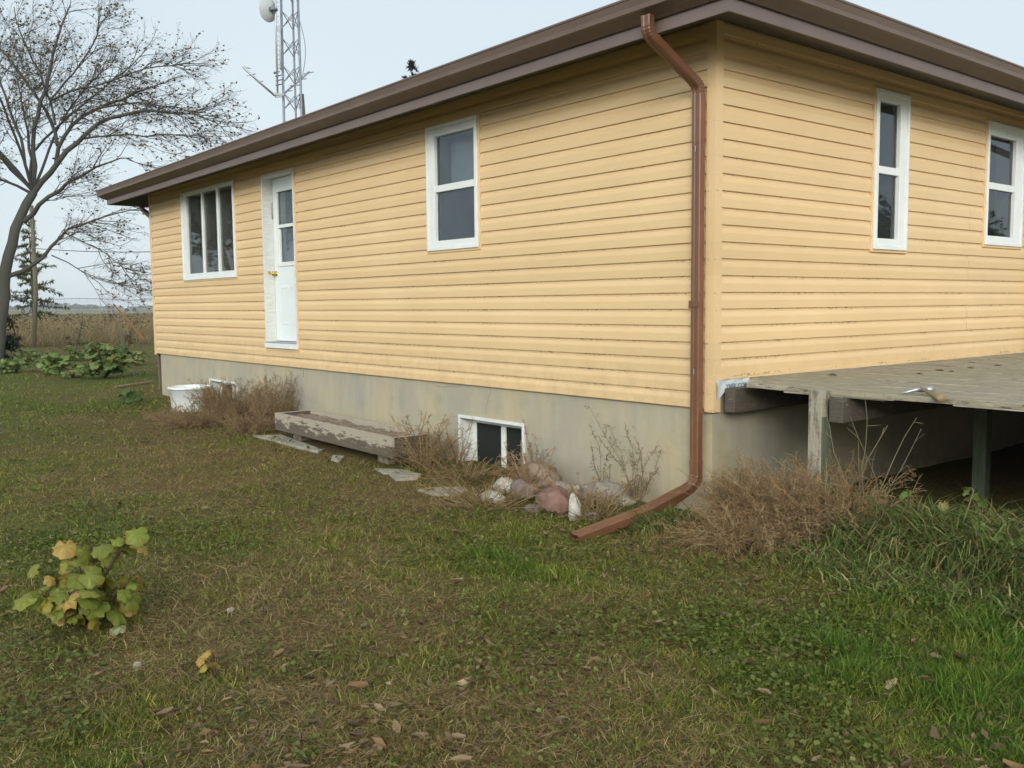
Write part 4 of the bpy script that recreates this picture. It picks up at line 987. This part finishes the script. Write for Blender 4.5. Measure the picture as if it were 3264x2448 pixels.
for x, y, h_, s_, n_, sd, lb in ((-7.72, -.40, .50, .36, 100, 1, 'dense brown weed clump beside the white tub, spilling onto the lawn'), (-7.3, -.30, .54, .42, 110, 2, 'brown weed clump in the middle of the mass between tub and planter'),
                                 (-6.45, -.20, .66, .40, 110, 3, 'tallest brown weed clump against the foundation, nearest the planter'), (-7.2, -.85, .26, .6, 100, 4, 'low brown weed mat on the lawn before the tall brown clumps'), (-8.05, -.95, .13, .3, 40, 5, 'short weed tuft in front of the white tub'),
                                 (-6.15, -.68, .28, .36, 80, 26, 'low brown weed tuft at the tub end of the planter')):
    dry_weed('dry_weed', lb, gw(x, y), h_, s_, n_, 16, 100+sd, [(.32, .22, .115), (.27, .18, .09), (.39, .285, .16), (.20, .13, .065)], r0=.0030, fuzz=4)
dry_weed('dry_weed', 'branching tan weed between the planter end and the basement window', gw(-2.85, -.45), .55, .36, 46, 16, 111, TAN, fuzz=2)
dry_weed('dry_weed', 'thin reddish weed leaning across the white jamb of the basement window', gw(-2.75, -.20), .50, .20, 12, 12, 112, RED, fuzz=1)
dry_weed('dry_weed', 'low tan weed mat below the basement window', gw(-2.3, -.42), .2, .5, 50, 10, 113, TAN)
dry_weed('dry_weed', 'thin stalk with dark seed clusters between basement window and tan boulder', gw(-1.78, -.06), .62, .10, 4, 14, 114, [(.20, .13, .07), (.12, .08, .05)], fuzz=4, twl=.16, r0=.0022)
dry_weed('dry_weed', 'bushy brown weed on top of the tan boulder', gw(-1.6, -.28), .40, .24, 36, 14, 115, RED, fuzz=2)
dry_weed('dry_weed', 'upright stalk with dark dried leaves in the middle of the bare foundation', gw(-1.03, -.06), .74, .12, 4, 14, 116, [(.15, .11, .055), (.08, .065, .035)], fuzz=5, twl=.16, r0=.0024)
dry_weed('dry_weed', 'tall feathery straw coloured weed against the foundation nearest the downspout', gw(-.62, -.08), .84, .24, 10, 22, 117, [(.26, .19, .10), (.22, .15, .08), (.17, .13, .07)], fuzz=4, twl=.2, r0=.0026)
dry_weed('dry_weed', 'reddish weed tangle over the grey rock', gw(-.85, -.42), .24, .38, 46, 12, 118, RED, fuzz=1)
dry_weed('dry_weed', 'low brown weed mat on the lawn side of the rock heap', gw(-1.35, -.95), .2, .55, 60, 10, 119, TAN)
dry_weed('dry_weed', 'brown weed tuft beside the small mauve rock', gw(-.5, -.62), .2, .28, 36, 10, 120, TAN)
for x, y, h_, s_, n_, sd, lb in ((.45, -.18, .44, .26, 150, 21, 'reddish sprawling weed tangle at the downspout elbow'), (.74, -.22, .50, .36, 160, 22, 'sprawling brown weed tangle between downspout and deck post'),
                                 (1.05, -.20, .52, .34, 120, 23, 'brown weed tangle around the foot of the deck post'), (.72, -.62, .28, .42, 130, 24, 'flattened brown weed mat on the lawn before the deck post')):
    dry_weed('dry_weed', lb, gw(x, y), h_, s_, n_, 15, 100+sd, RED+TAN, 'dry weeds in front of the deck', grav=-.09, r0=.0030, twl=.5, fuzz=3)
dry_weed('dry_weed', 'pale bleached tumbleweed twigs lying before the deck grass', gpt(2645, 1745), .13, .22, 30, 12, 131, [(.40, .33, .22), (.33, .27, .18)], 'dry weeds in front of the deck', r0=.003, twl=.4)
dry_weed('dry_weed', 'tall bare grey stalks rising past the deck edge behind the post', gw(1.12, -.05), .92, .26, 9, 5, 132, [(.22, .19, .12), (.28, .23, .14)], 'dry weeds in front of the deck', r0=.0045, twl=.25)
for k, (x, y) in enumerate(((1.45, -.02), (1.75, -.12), (2.15, -.05), (2.5, -.08))):
    leafy_plant('leafy_weed', ('leafy green weed stalk next to the deck post grass edge', 'slender leafy weed with narrow leaves before the dark space under the deck', 'taller leafy weed rising from the long grass below the hammer', 'leafy weed furthest from the house in the long grass')[k], 'weed', gw(x, y), (.55, .5, .62, .58)[k], .16, 5, 9, .085,
                [(.13, .20, .05), (.18, .24, .07), (.10, .15, .04), (.26, .26, .09)], (.16, .15, .07), 60+k, 'leafy weeds in the long grass', droop=1.3)
# yellow leaved stems by the post
leafy_plant('leafy_plant', 'thin stem with a few yellow leaves in front of the dark space under the deck', 'plant', gw(1.08, -.12), .36, .10, 3, 3, .075, [(.42, .36, .06), (.36, .33, .07), (.22, .22, .06)], (.16, .13, .07), 50)
leafy_plant('leafy_plant', 'thin stem with orange yellow leaves against the foundation behind the deck post', 'plant', gw(.32, .10), .42, .06, 2, 3, .07, [(.38, .25, .05), (.34, .16, .05)], (.16, .11, .06), 51)

def tall_grass():
    parts = []
    for cx, cy, sx_, sy_, n, l0, l1 in ((1.85, -.02, .55, .22, 9000, .24, .54), (1.35, -.12, .30, .20, 1800, .16, .36), (2.55, .1, .5, .30, 8000, .24, .54), (1.45, -.55, .45, .22, 2000, .08, .20), (2.1, -.45, .5, .20, 3000, .08, .20),
                                          (2.2, .55, .8, .25, 1500, .10, .30), (-.02, -.52, .10, .14, 900, .10, .24), (2.7, -.45, .45, .25, 2600, .08, .20), (3.2, .3, .5, .4, 4500, .3, .65)):
        x = rng.normal(cx, sx_*.62, n); y = rng.normal(cy, sy_*.62, n); ok = x > -.25; x, y = x[ok], y[ok]; m = len(x)
        c = pick(np.array([(.12, .19, .04), (.18, .25, .06), (.09, .145, .034), (.24, .30, .10), (.33, .31, .13)]), m)
        dry_ = rng.uniform(0, 1, m) < .22; c[dry_] = pick(DRYS, int(dry_.sum()))
        az = np.where(rng.uniform(0, 1, m) < .6, rng.normal(-1.4, .8, m), rng.uniform(0, 6.28, m))
        parts.append(blades(P3(x, y, -.01), rng.uniform(l0, l1, m), rng.uniform(.006, .012, m), az, rng.uniform(.1, .6, m), rng.uniform(.8, 2.3, m), c))
    V, P, Cc = join(parts); o = bulk('tall_grass', V, P, Cc, 'grass'); tag(o, 'long arching green grass growing in front of the deck', 'grass', kind='stuff')
tall_grass()
def field_grass():
    n = 170000; parts = []
    d = rng.uniform(0, 1, n)**1.6*75; x = -33.5-d; y = rng.uniform(-14, 42, n)*(1+d/60)
    hcl = fbm(x*.25, y*.25, 61, 3)
    L = rng.uniform(.45, 1.0, n)*(.6+.7*hcl)*np.clip(.5+d/3, .5, 1)
    c = pick(np.array([(.26, .195, .095), (.21, .155, .075), (.32, .25, .135), (.15, .105, .056), (.19, .165, .075)]), n)
    P = np.stack([x, y, gz(x, y)-.02], 1)
    parts.append(blades(P, L, rng.uniform(.007, .018, n), rng.uniform(0, 6.28, n), rng.uniform(0, .6, n), rng.uniform(.2, 1.5, n), c))
    n = 9000; x = rng.uniform(-60, -34, n); y = rng.uniform(-12, 34, n); P = np.stack([x, y, gz(x, y)+rng.uniform(.5, 1.15, n)], 1)   # dark seed heads
    parts.append(leafcards(P, rng.uniform(.04, .10, n), rng.uniform(0, 6.28, n), rng.uniform(.5, 1.6, n), rng.uniform(0, .3, n), pick(np.array([(.08, .05, .03), (.12, .075, .04)]), n), .7))
    V, P, Cc = join(parts); o = bulk('dry_field_grass', V, P, Cc, 'dry'); tag(o, 'tall tawny dry grass of the field beyond the lawn', 'grass', kind='stuff')
field_grass()

# ------------------------------------------------------------------ trees
def tree_from_limbs(name, label, base, limbs, seed, leafpal, wind=(0, 0, 0), leafy=.62, lsize=1.0):
    global rng
    keep = rng; rng = np.random.default_rng(seed); wind = np.array(wind)
    t = thing(name, label, 'tree', loc=base); B = np.array(base)
    trunk_paths = []; twig = []; LP = []
    bark = (.075, .074, .060)
    def grow(p, r, lvl):
        k = len(p)-1; L = np.sum(np.linalg.norm(np.diff(p, axis=0), axis=1))
        nch = int(L*(3.7, 4.0, 4.0)[lvl])+(2, 2, 1)[lvl]
        for c in range(nch):
            f = (rng.uniform(.22, 1) if lvl == 0 else rng.uniform(.1, 1))*k; i0 = min(k-1, int(f)); q = p[i0]+(p[i0+1]-p[i0])*(f-i0)
            tan = p[i0+1]-p[i0]; tan = tan/np.linalg.norm(tan)
            side = rng.normal(0, 1, 3); side -= tan*(side@tan); side /= np.linalg.norm(side)
            d = tan*.8+side*rng.uniform(.3, .85)+np.array([0, 0, .12])+wind
            ll = (rng.uniform(.8, 2.0), rng.uniform(.4, 1.0), rng.uniform(.2, .5))[lvl]*(1.15-.5*f/k)
            cp = curve_pts(q, d, ll, (6, 4, 3)[lvl], (.16, .2, .25)[lvl], (-.02, -.03, -.05)[lvl])
            rr = ((.013, .0035), (.0048, .0022), (.0030, .0018))[lvl]
            (twig).append((cp, np.linspace(rr[0], rr[1], len(cp)), bark if rng.uniform() < .6 else (.085, .068, .052)))
            if lvl < 2: grow(cp, rr, lvl+1)
            if lvl >= 1:
                for _ in range(rng.poisson(leafy)): LP.append(cp[rng.integers(1, len(cp))]+rng.normal(0, .03, 3))
    for pts, rad in limbs:
        pts = np.array(pts, float)
        # resample smoothly
        s = np.concatenate([[0], np.cumsum(np.linalg.norm(np.diff(pts, axis=0), axis=1))]); u = np.linspace(0, s[-1], max(6, int(s[-1]/.35)))
        p = np.stack([np.interp(u, s, pts[:, a]) for a in range(3)], 1)
        for _ in range(2): p[1:-1] = (p[:-2]+2*p[1:-1]+p[2:])/4
        p[1:-1] += rng.normal(0, .02, p[1:-1].shape)
        rr = np.interp(u/s[-1], np.linspace(0, 1, len(rad)), rad)*(.58 if rad[0] < .2 else .66); trunk_paths.append((p-B, rr, bark))
        if rad[0] < .2: grow(p-B, rr, 0)
    V, P, Cc = strands(trunk_paths, 10); bulk('trunk', V, P, Cc*(1+.0*Cc), 'bark', t, True)
    V, P, Cc = strands(twig, 3); bulk('branches', V, P, Cc, 'bark', t)
    LP = np.array(LP); m = len(LP)
    V, P, Cc = leafcards(LP, rng.uniform(.045, .095, m)*lsize, rng.uniform(0, 6.28, m), rng.uniform(.2, 1.5, m), rng.uniform(0, .35, m), pick(leafpal, m, .25), .7)
    bulk('crown', V, P, Cc, 'leaf', t); rng = keep; return t
def z1(x, y): return (x/2.6756, y/2.6756)
def z2(x, y): return (x/2.1268, 560+y/2.1268)
TD = 29.5
def limb(pts, rad, dd, conv=z1):
    """trace in the picture, spread in depth from dd[0] to dd[1] metres"""
    n = len(pts); return ([far_at(*conv(*p), TD+dd[0]+(dd[1]-dd[0])*(i/(n-1))) for i, p in enumerate(pts)], rad)
idt = lambda x, y: (x, y)
limbs = [
    limb([(-14, 1165), (-6, 1080), (4, 990), (18, 850), (42, 745), (78, 660), (108, 612)], [.33, .27, .25, .23, .21, .19, .17], (0, 0), idt),
    limb([(290, 1640), (315, 1480), (282, 1340), (265, 1200), (300, 1050), (340, 900), (390, 760), (410, 600), (455, 430), (530, 230), (600, 40)], [.12, .11, .10, .09, .08, .07, .05, .03], (0, .8)),
    limb([(290, 1640), (420, 1490), (490, 1390), (620, 1250), (690, 1150), (850, 1030), (1000, 980), (1200, 940), (1420, 970), (1640, 970)], [.14, .13, .12, .10, .08, .07, .05, .02], (0, -2.2)),
    limb([(480, 1385), (490, 1250), (520, 1180), (600, 1070), (700, 1000), (850, 900), (1000, 840), (1180, 780), (1400, 700)], [.10, .09, .08, .07, .06, .04, .02], (0, -1.2)),
    limb([(490, 1240), (472, 1080), (400, 960), (340, 880), (230, 700), (100, 500), (-20, 400)], [.09, .08, .07, .06, .04, .03], (0, 1.6)),
    limb([(470, 1060), (430, 880), (400, 780), (330, 600), (250, 450), (160, 260), (120, 60)], [.06, .055, .05, .04, .03, .02], (0, 2.0)),
    limb([(430, 850), (560, 700), (640, 610), (720, 500), (830, 330), (860, 120)], [.05, .045, .04, .03, .02], (.4, 2.2)),
    limb([(430, 860), (560, 770), (700, 740), (860, 735), (1080, 620), (1300, 560), (1600, 540)], [.055, .05, .04, .03, .02], (0, -2.6)),
    limb([(300, 1280), (430, 1110), (560, 1010), (700, 900), (900, 740), (1080, 610), (1250, 420)], [.06, .055, .05, .04, .03, .02], (.5, 1.4)),
    limb([(850, 920), (1000, 880), (1250, 880), (1500, 900), (1750, 990), (1900, 1090)], [.05, .04, .03, .025, .015], (-.8, -3.2)),
    limb([(680, 1190), (850, 1140), (1000, 1150), (1250, 1150), (1500, 1130), (1700, 1180)], [.05, .04, .035, .03, .015], (0, -2.0)),
    limb([(160, 310), (290, 190), (430, 60), (560, -20), (700, -90), (900, -120)], [.12, .10, .08, .06, .04, .02], (0, -3.0), z2),
    limb([(250, 1640), (160, 1565), (60, 1540), (-120, 1500), (-300, 1400)], [.07, .06, .05, .04, .02], (0, -.5)),
    limb([(60, 680), (190, 630), (300, 570), (380, 430), (440, 360), (600, 310), (720, 270), (900, 230)], [.11, .09, .08, .06, .05, .035, .02], (0, -2.0), z2),
    limb([(350, 540), (480, 600), (600, 690), (720, 720), (860, 745)], [.03, .025, .02, .012, .008], (-.4, -1.4), z2),
    limb([(420, 380), (520, 400), (640, 470), (760, 560), (860, 640)], [.03, .025, .02, .015, .008], (-.6, -2.2), z2),
]
B0 = np.array(far_at(-14, 1165, TD))
fork = far_at(108, 612, TD)
for k, (dx, dy, dz, up) in enumerate(((-3.2, -2.8, 3.0, .1), (-1.0, -4.2, 3.4, .07), (2.6, -2.4, 4.2, .07), (-4.2, .6, 4.0, .08), (-2.5, 3.0, 4.4, .07), (-1.6, -1.4, 5.4, .08), (1.2, -3.6, 2.2, .06))):
    limbs.append(([fork, fork+np.array([dx*.25, dy*.25, dz*.4]), fork+np.array([dx*.6, dy*.6, dz*.75]), fork+np.array([dx, dy, dz])], [up, up*.8, up*.5, .02]))
tree_from_limbs('tree', 'big leaning tree with thin autumn foliage', tuple(B0), limbs, 5, np.array([(.065, .07, .028), (.09, .095, .033), (.055, .05, .025), (.14, .145, .04), (.20, .11, .045), (.17, .10, .04)]), wind=RX*.28+np.array([0, 0, -.06]))
c0 = np.array([-22.5, -6.3, -.75]); f0 = c0+[.2, .3, 2.0]; lm2 = [([c0, c0+[.1, .1, 1.0], f0], [.22, .2, .19])]
for k in range(9):
    a_ = k*.7+.3; e_ = f0+np.array([math.cos(a_)*(1.6+.3*(k % 3)), math.sin(a_)*(1.6+.3*(k % 2)), 2.2+.7*(k % 4)]); lm2.append(([f0, f0+(e_-f0)*.35+[0, 0, .35], f0+(e_-f0)*.7+[0, 0, .3], e_], [.12, .09, .06, .02]))
tree_from_limbs('tree', 'reddish leaved tree mirrored in the panes of the wide window', tuple(c0), lm2, 15, np.array([(.10, .055, .03), (.075, .06, .03), (.06, .065, .025), (.13, .07, .035)]), leafy=2.4, lsize=1.7)

def conifer(name, label, base, h, r, nwh, seed, crown0=.0, pal=((.030, .055, .022), (.042, .072, .028), (.055, .085, .032)), trunk_r=.07, dens=1.0, tuft=.12):
    global rng
    keep = rng; rng = np.random.default_rng(seed)
    t = thing(name, label, 'tree', loc=base)
    V, P, Cc = strands([(np.array([(0, 0, -.1), (0.02, 0, h*.5), (0, 0, h)]), [trunk_r, trunk_r*.6, .01], (.09, .07, .05))], 8); bulk('trunk', V, P, Cc, 'bark', t, True)
    br = []; NP = []; ND = []
    for w in range(nwh):
        f = crown0+(1-crown0)*(w+rng.uniform(0, .6))/nwh; z = h*f
        for k in range(rng.integers(4, 7)):
            az = rng.uniform(0, 6.28); L = r*(1-(f-crown0)/(1-crown0)*.9)*rng.uniform(.55, 1.1)
            p = curve_pts((0, 0, z), (math.cos(az), math.sin(az), rng.uniform(-.1, .35)), L, 5, .10, -.03)
            br.append((p, np.linspace(.012, .004, 6), (.08, .06, .045)))
            for s in range(int(70*L*dens)+8):
                ff = rng.uniform(.1, 1)*5; i0 = min(4, int(ff)); q = p[i0]+(p[i0+1]-p[i0])*(ff-i0)
                d = (p[i0+1]-p[i0]); d = d/np.linalg.norm(d)+rng.normal(0, .7, 3); NP.append(q+rng.normal(0, .015, 3)); ND.append(d/np.linalg.norm(d))
    V, P, Cc = strands(br, 3); bulk('branches', V, P, Cc, 'bark', t)
    NP = np.array(NP); ND = np.array(ND); m = len(NP)
    az = np.arctan2(ND[:, 1], ND[:, 0]); lean = np.arccos(np.clip(ND[:, 2], -1, 1))
    V, P, Cc = blades(NP, rng.uniform(.6, 1.2, m)*tuft, rng.uniform(.2, .35, m)*tuft, az, lean, np.zeros(m), pick(np.array(pal), m)); bulk('crown', V, P, Cc, 'leaf', t)
    rng = keep; return t
pb_ = on(105, 1112, 2, -.72)
pole = MB(); ptop = far_at(100, 655, np.hypot(*(pb_-CAM)[:2])); pole.tube([(pb_[0], pb_[1], -1.0), (ptop[0], ptop[1], 1.4), tuple(ptop)], [.085, .08, .07], 10)
tag(pole.build('wooden_pole', 'pole', None, True), 'slim weathered wooden pole standing in front of the small spruce', 'pole')
sp_ = far_at(112, 1105, 41); conifer('spruce_tree', 'small ragged spruce directly behind the wooden pole', (sp_[0], sp_[1], -.75), 5.0, 1.35, 16, 71, .26, ((.07, .10, .03), (.10, .125, .038), (.13, .145, .05)), dens=1.3, tuft=.15)
sb_ = on(14, 1150, 2, -.72); conifer('evergreen_shrub', 'dark green evergreen shrub at the foot of the leaning tree', (sb_[0], sb_[1], -.75), 1.6, .75, 12, 72, .02, ((.014, .03, .018), (.02, .042, .024)), .04, 1.6, .14)
pt_ = far_at(1312, 190, 60.0); conifer('pine_tree', 'top of a dark pine showing above the roof', (pt_[0], pt_[1], -.75), pt_[2]+.75, 2.8, 15, 73, .35, ((.028, .045, .030), (.038, .055, .036)), .2, .8, .38)
for i, (px, py, h_) in enumerate(((58, 1095, 1.4), (242, 1010, 1.0), (410, 1065, .8))):
    d_ = (31, 36, 37)[i]; q = far_at(px, 1105, d_)
    leafy_plant('sapling', ('thin sapling with reddish brown leaves between the trunk and the wooden pole', 'tiny green sapling standing in the tall dry grass', 'thin brown sapling near the house corner in the tall grass')[i], 'sapling', (q[0], q[1], -.75), h_+.35, .35, 3, 10, .13,
                ([(.16, .09, .05), (.12, .08, .04)], [(.08, .11, .04), (.10, .12, .05)], [(.14, .085, .045), (.11, .07, .04)])[i], (.10, .07, .05), 80+i)

# ------------------------------------------------------------------ odds and ends
def lying(px0, py0, px1, py1, r, name, label, cat, m, lift=.02):
    a = gpt(px0, py0); b = gpt(px1, py1); q = MB(); q.beam((a[0], a[1], a[2]+lift), (b[0], b[1], b[2]+lift+.02), r*2, r*1.2); return tag(q.build(name, m, None, bevel=.003), label, cat)
lying(367, 1237, 487, 1222, .022, 'wooden_stick', 'long bare wooden stick lying on the lawn by the far house corner', 'stick', 'plank')
q = MB(); a = far_at(361, 968, 34); b = far_at(416, 1032, 34); b2_ = b+(b-a)*.8; q.tube([a, b, b2_], .028, 6); tag(q.build('leaning_stake', 'rust', None), 'orange brown stake leaning in the tall dry grass', 'stake')
q = MB(); b = far_at(391, 1115, 35); q.tube([(b[0], b[1], -.8), (b[0], b[1], float(far_at(391, 1030, 35)[2]))], .035, 6); tag(q.build('fence_post', 'pole', None), 'short dark post in the tall dry grass near the leaning stake', 'post')
stone(gpt(437, 2132), (.040, .038, .038), 61, R2, 'puffball', 'round pale puffball sitting in the grass', 'fungus', 0, rough=.1, sink=.1)
for px, py, s, sd, lb in ((735, 1952, .06, 62, 'flattened pale fragment between the yellowing plant and the brown leaf patch'), (205, 1748, .035, 63, 'white fragment beside the top of the yellowing plant'), (122, 1740, .025, 64, 'tiny white fragment lying furthest out beyond the yellowing plant'),
                          (132, 2175, .03, 65, 'white fragment on the near lawn between yellowing plant and puffball'), (3150, 1925, .04, 66, 'bigger white fragment of a pair in the lush grass'), (3185, 1942, .03, 67, 'smaller white fragment of the pair in the lush grass')):
    stone(gpt(px, py), (s, s*.6, s*.35), sd, R2, 'stone_fragment', lb, 'fragment', sd, 'white fragments on the lawn', sink=.0)
def single_leaf(px, py, size, col, label, z=None, az=0., g=None):
    p = gpt(px, py) if z is None else on(px, py, 2, z)
    V, P, Cc = leaf_poly(size, 6, 1.2, col, int(px)); o = bulk('fallen_leaf', V, P, Cc, 'leaf', None, True)
    o.location = (p[0], p[1], p[2]+(.03 if z is None else .012)); o.rotation_euler = (.25, -.1, az); return tag(o, label, 'leaf', g)
single_leaf(2193, 1716, .12, (.30, .27, .07), 'large yellow green leaf lying near the mouth of the downspout extension', az=.4)
single_leaf(2588, 1802, .09, (.40, .33, .14), 'pale yellow leaf lying below the bleached tumbleweed', az=1.4)
single_leaf(352, 2025, .08, (.30, .33, .17), 'pale green leaf fallen under the yellowing plant', az=.6)
for i, (zx, zy, s) in enumerate(((960, 348, .07), (1145, 366, .05), (785, 398, .05), (1280, 244, .06), (1400, 254, .09), (1618, 220, .06), (1420, 320, .07), (1830, 286, .06), (1905, 180, .05))):
    single_leaf(2750+zx/4.148, 1100+zy/4.148, s, (.10, .07, .04) if i != 6 else (.22, .19, .08),
                ('curled brown leaf on the deck boards behind the hammer', 'small dark leaf scrap on the deck beside the curled leaf', 'dark leaf scrap nearest the hammer head', 'brown leaf close under the wall trim, first of a pair', 'long brown leaf beside its pair near the wall trim',
                 'dark leaf near the wall further along the deck', 'yellowish leaf flat on the deck boards', 'brown leaf on the deck at the far end of the row', 'small brown leaf at the wall by the far deck end')[i], .187-.009*1.2, i*1.3, 'dead leaves on the deck')
single_leaf(2656, 1201, .08, (.09, .06, .035), 'folded brown leaf standing on the deck corner by the wall', .185, 2.0, 'dead leaves on the deck')
q = strands([(np.array([gpt(2675, 1822), gpt(2710, 1848), gpt(2750, 1875), gpt(2816, 1897)])+[0, 0, .04], [.004, .004, .003, .002], (.32, .26, .15)), (np.array([gpt(2740, 1868), gpt(2690, 1870), gpt(2665, 1862)])+[0, 0, .04], [.003, .0025, .002], (.32, .26, .15)), (np.array([gpt(2710, 1848), gpt(2745, 1838), gpt(2750, 1850)])+[0, 0, .05], [.003, .0025, .002], (.30, .24, .14))], 5)
tag(bulk('dry_stalk', *q, 'dry'), 'forked straw coloured weed stalk lying on the lawn', 'stalk')
q = strands([(np.array([gpt(3105, 1768), gpt(3160, 1768), gpt(3166, 1752), gpt(3160, 1730), gpt(3185, 1712), gpt(3215, 1712), gpt(3262, 1725)])+[0, 0, .12], [.006]*7, (.42, .36, .22))], 6)
tag(bulk('dry_stalk', *q, 'dry'), 'pale curling stem arching over the long grass', 'stalk')

# irrigation pivot far out in the field
piv = thing('irrigation_pivot', 'wheeled irrigation pivot with a long raised pipe far out in the field', 'irrigation pivot', loc=tuple(far_at(416, 985, 398)))
def pv_(mb, name, m, smooth=False):
    o = mb.build(name, m, piv, smooth); o.matrix_parent_inverse = Matrix.Translation(-piv.location); return o
tws = [far_at(86, 985, 398), far_at(416, 985, 398)]; stp = tws[1]-tws[0]; tws = [tws[0]-stp, tws[0], tws[1], tws[1]+stp]
pz = float(far_at(416, 957, 398)[2])
for a, b in zip(tws[:-1], tws[1:]):
    q = MB(); pts = [np.array([a[0]+(b[0]-a[0])*t, a[1]+(b[1]-a[1])*t, pz+.75*math.sin(math.pi*t)]) for t in np.linspace(0, 1, 15)]; q.tube(pts, .15, 6); pv_(q, 'pipe_span', 'steel', True)
    q = MB()
    for i in range(1, 14): p = pts[i]; q.tube([p, p-[0, 0, 1.1*math.sin(math.pi*i/14)]], .03, 4)
    q.tube([np.array([p[0], p[1], p[2]-1.1*math.sin(math.pi*i/14)]) for i, p in enumerate(pts)], .03, 4); pv_(q, 'truss_rods', 'steel')
for tpt in tws:
    u = RX*np.array([1, 1, 0]); u /= np.linalg.norm(u)
    q = MB()
    for s in (-1.55, 1.55): q.tube([np.array([tpt[0], tpt[1], pz]), tpt*[1, 1, 0]+u*s+[0, 0, -.1]], .11, 5)
    q.tube([tpt*[1, 1, 0]-u*1.55+[0, 0, -.05], tpt*[1, 1, 0]+u*1.55+[0, 0, -.05]], .08, 5); pv_(q, 'tower_legs', 'steel')
    for s in (-1.55, 1.55):
        c = tpt*[1, 1, 0]+u*s+[0, 0, -.1]; q = MB()
        q.tube([c+u*(.55*math.cos(t))+np.array([0, 0, .55*math.sin(t)]) for t in np.linspace(0, 2*math.pi, 17)], .24, 8, False); pv_(q, 'wheel', 'rubber', True)
# overhead wire from the pole to the back corner of the house
q = MB(); a = np.array([pb_[0], pb_[1], float(far_at(105, 790, np.hypot(*(pb_-CAM)[:2]))[2])]); b = np.array([XE, YE, 2.9])
q.tube([a+(b-a)*t-[0, 0, .5*4*t*(1-t)] for t in np.linspace(0, 1, 20)], .014, 5); tag(q.build('overhead_wire', 'wire', None, True), 'thin overhead wire sagging from the wooden pole towards the house', 'wire')

# distant trees on the horizon: one mass nobody could count
def treeline():
    parts = []
    az0 = math.atan2(DX[1], DX[0]); n = 1100
    a = rng.uniform(-.75, .85, n); dens = vnoise(a*22+40, a*0, 7)*.6+vnoise(a*70, a*0+3, 8)*.4
    core = np.exp(-((a-.44)/.045)**2)
    keep = rng.uniform(0, 1, n) < .30+dens*.5+core; a = a[keep]; dens = dens[keep]; core = core[keep]
    d = rng.uniform(1500, 2000, len(a)); size = (2.2+5.0*dens*rng.uniform(.4, 1.0, len(a))+4.0*core*rng.uniform(.4, 1, len(a)))
    x = CAM[0]+d*np.cos(az0+a); y = CAM[1]+d*np.sin(az0+a)
    for i in range(len(a)):
        m = 26; P = rng.normal(0, 1, (m, 3)); P /= np.linalg.norm(P, axis=1)[:, None]; s = size[i]
        P = P*np.array([s*1.1, s*1.1, s*.55])*rng.uniform(.4, 1, (m, 1))+np.array([x[i], y[i], -.7+s*.5])
        parts.append(leafcards(P, rng.uniform(.5, 1.0, m)*s, rng.uniform(0, 6.28, m), rng.uniform(0, 1.5, m), rng.uniform(0, .3, m), pick(np.array([(.06, .07, .045), (.075, .08, .05), (.09, .085, .055)]), m), .9))
    V, P, Cc = join(parts); o = bulk('distant_treeline', V, P, Cc, 'leaf'); tag(o, 'far off line of trees along the horizon', 'trees', kind='stuff')
treeline()
def unseen_tree_row():  # out-of-view tree row put in to darken the deck window reflections
    n = 26000; k = rng.integers(0, 40, n); r = np.random.default_rng(4); cx = r.uniform(30, 38, 40); cy = np.linspace(6, 75, 40); h = r.uniform(6, 10, 40)
    P = rng.normal(0, 1, (n, 3)); P /= np.linalg.norm(P, axis=1)[:, None]; P *= rng.uniform(.6, 1, (n, 1))
    P = np.stack([cx[k]+P[:, 0]*2.2, cy[k]+P[:, 1]*1.7, -.7+h[k]*(.5+.5*P[:, 2])], 1)
    V, Q, Cc = leafcards(P, rng.uniform(.3, .6, n), rng.uniform(0, 6.28, n), rng.uniform(0, 1.5, n), rng.uniform(0, .3, n), pick(np.array([(.035, .05, .02), (.06, .055, .025), (.08, .07, .03)]), n), .8)
    tag(bulk('unseen_trees', V, Q, Cc, 'leaf'), 'unseen row of trees added to darken the deck side window reflections', 'trees', kind='stuff')
unseen_tree_row()

# the air between here and the far trees
hm_ = MB(); hm_.box(-2300, 60, -1500, 2300, -1.9, 16.0)
hz = hm_.build('haze', 'wire'); hz.data.materials.clear()
m = bpy.data.materials.new('thin autumn haze'); m.use_nodes = True; nt = m.node_tree; nt.nodes.clear()
ho = nt.nodes.new('ShaderNodeOutputMaterial'); hv = nt.nodes.new('ShaderNodeVolumePrincipled')
hv.inputs['Color'].default_value = (.88, .90, .92, 1); hv.inputs['Density'].default_value = .0003
nt.links.new(hv.outputs[0], ho.inputs['Volume']); hz.data.materials.append(m)
tag(hz, 'thin pale haze over the flat fields', 'haze', kind='stuff')
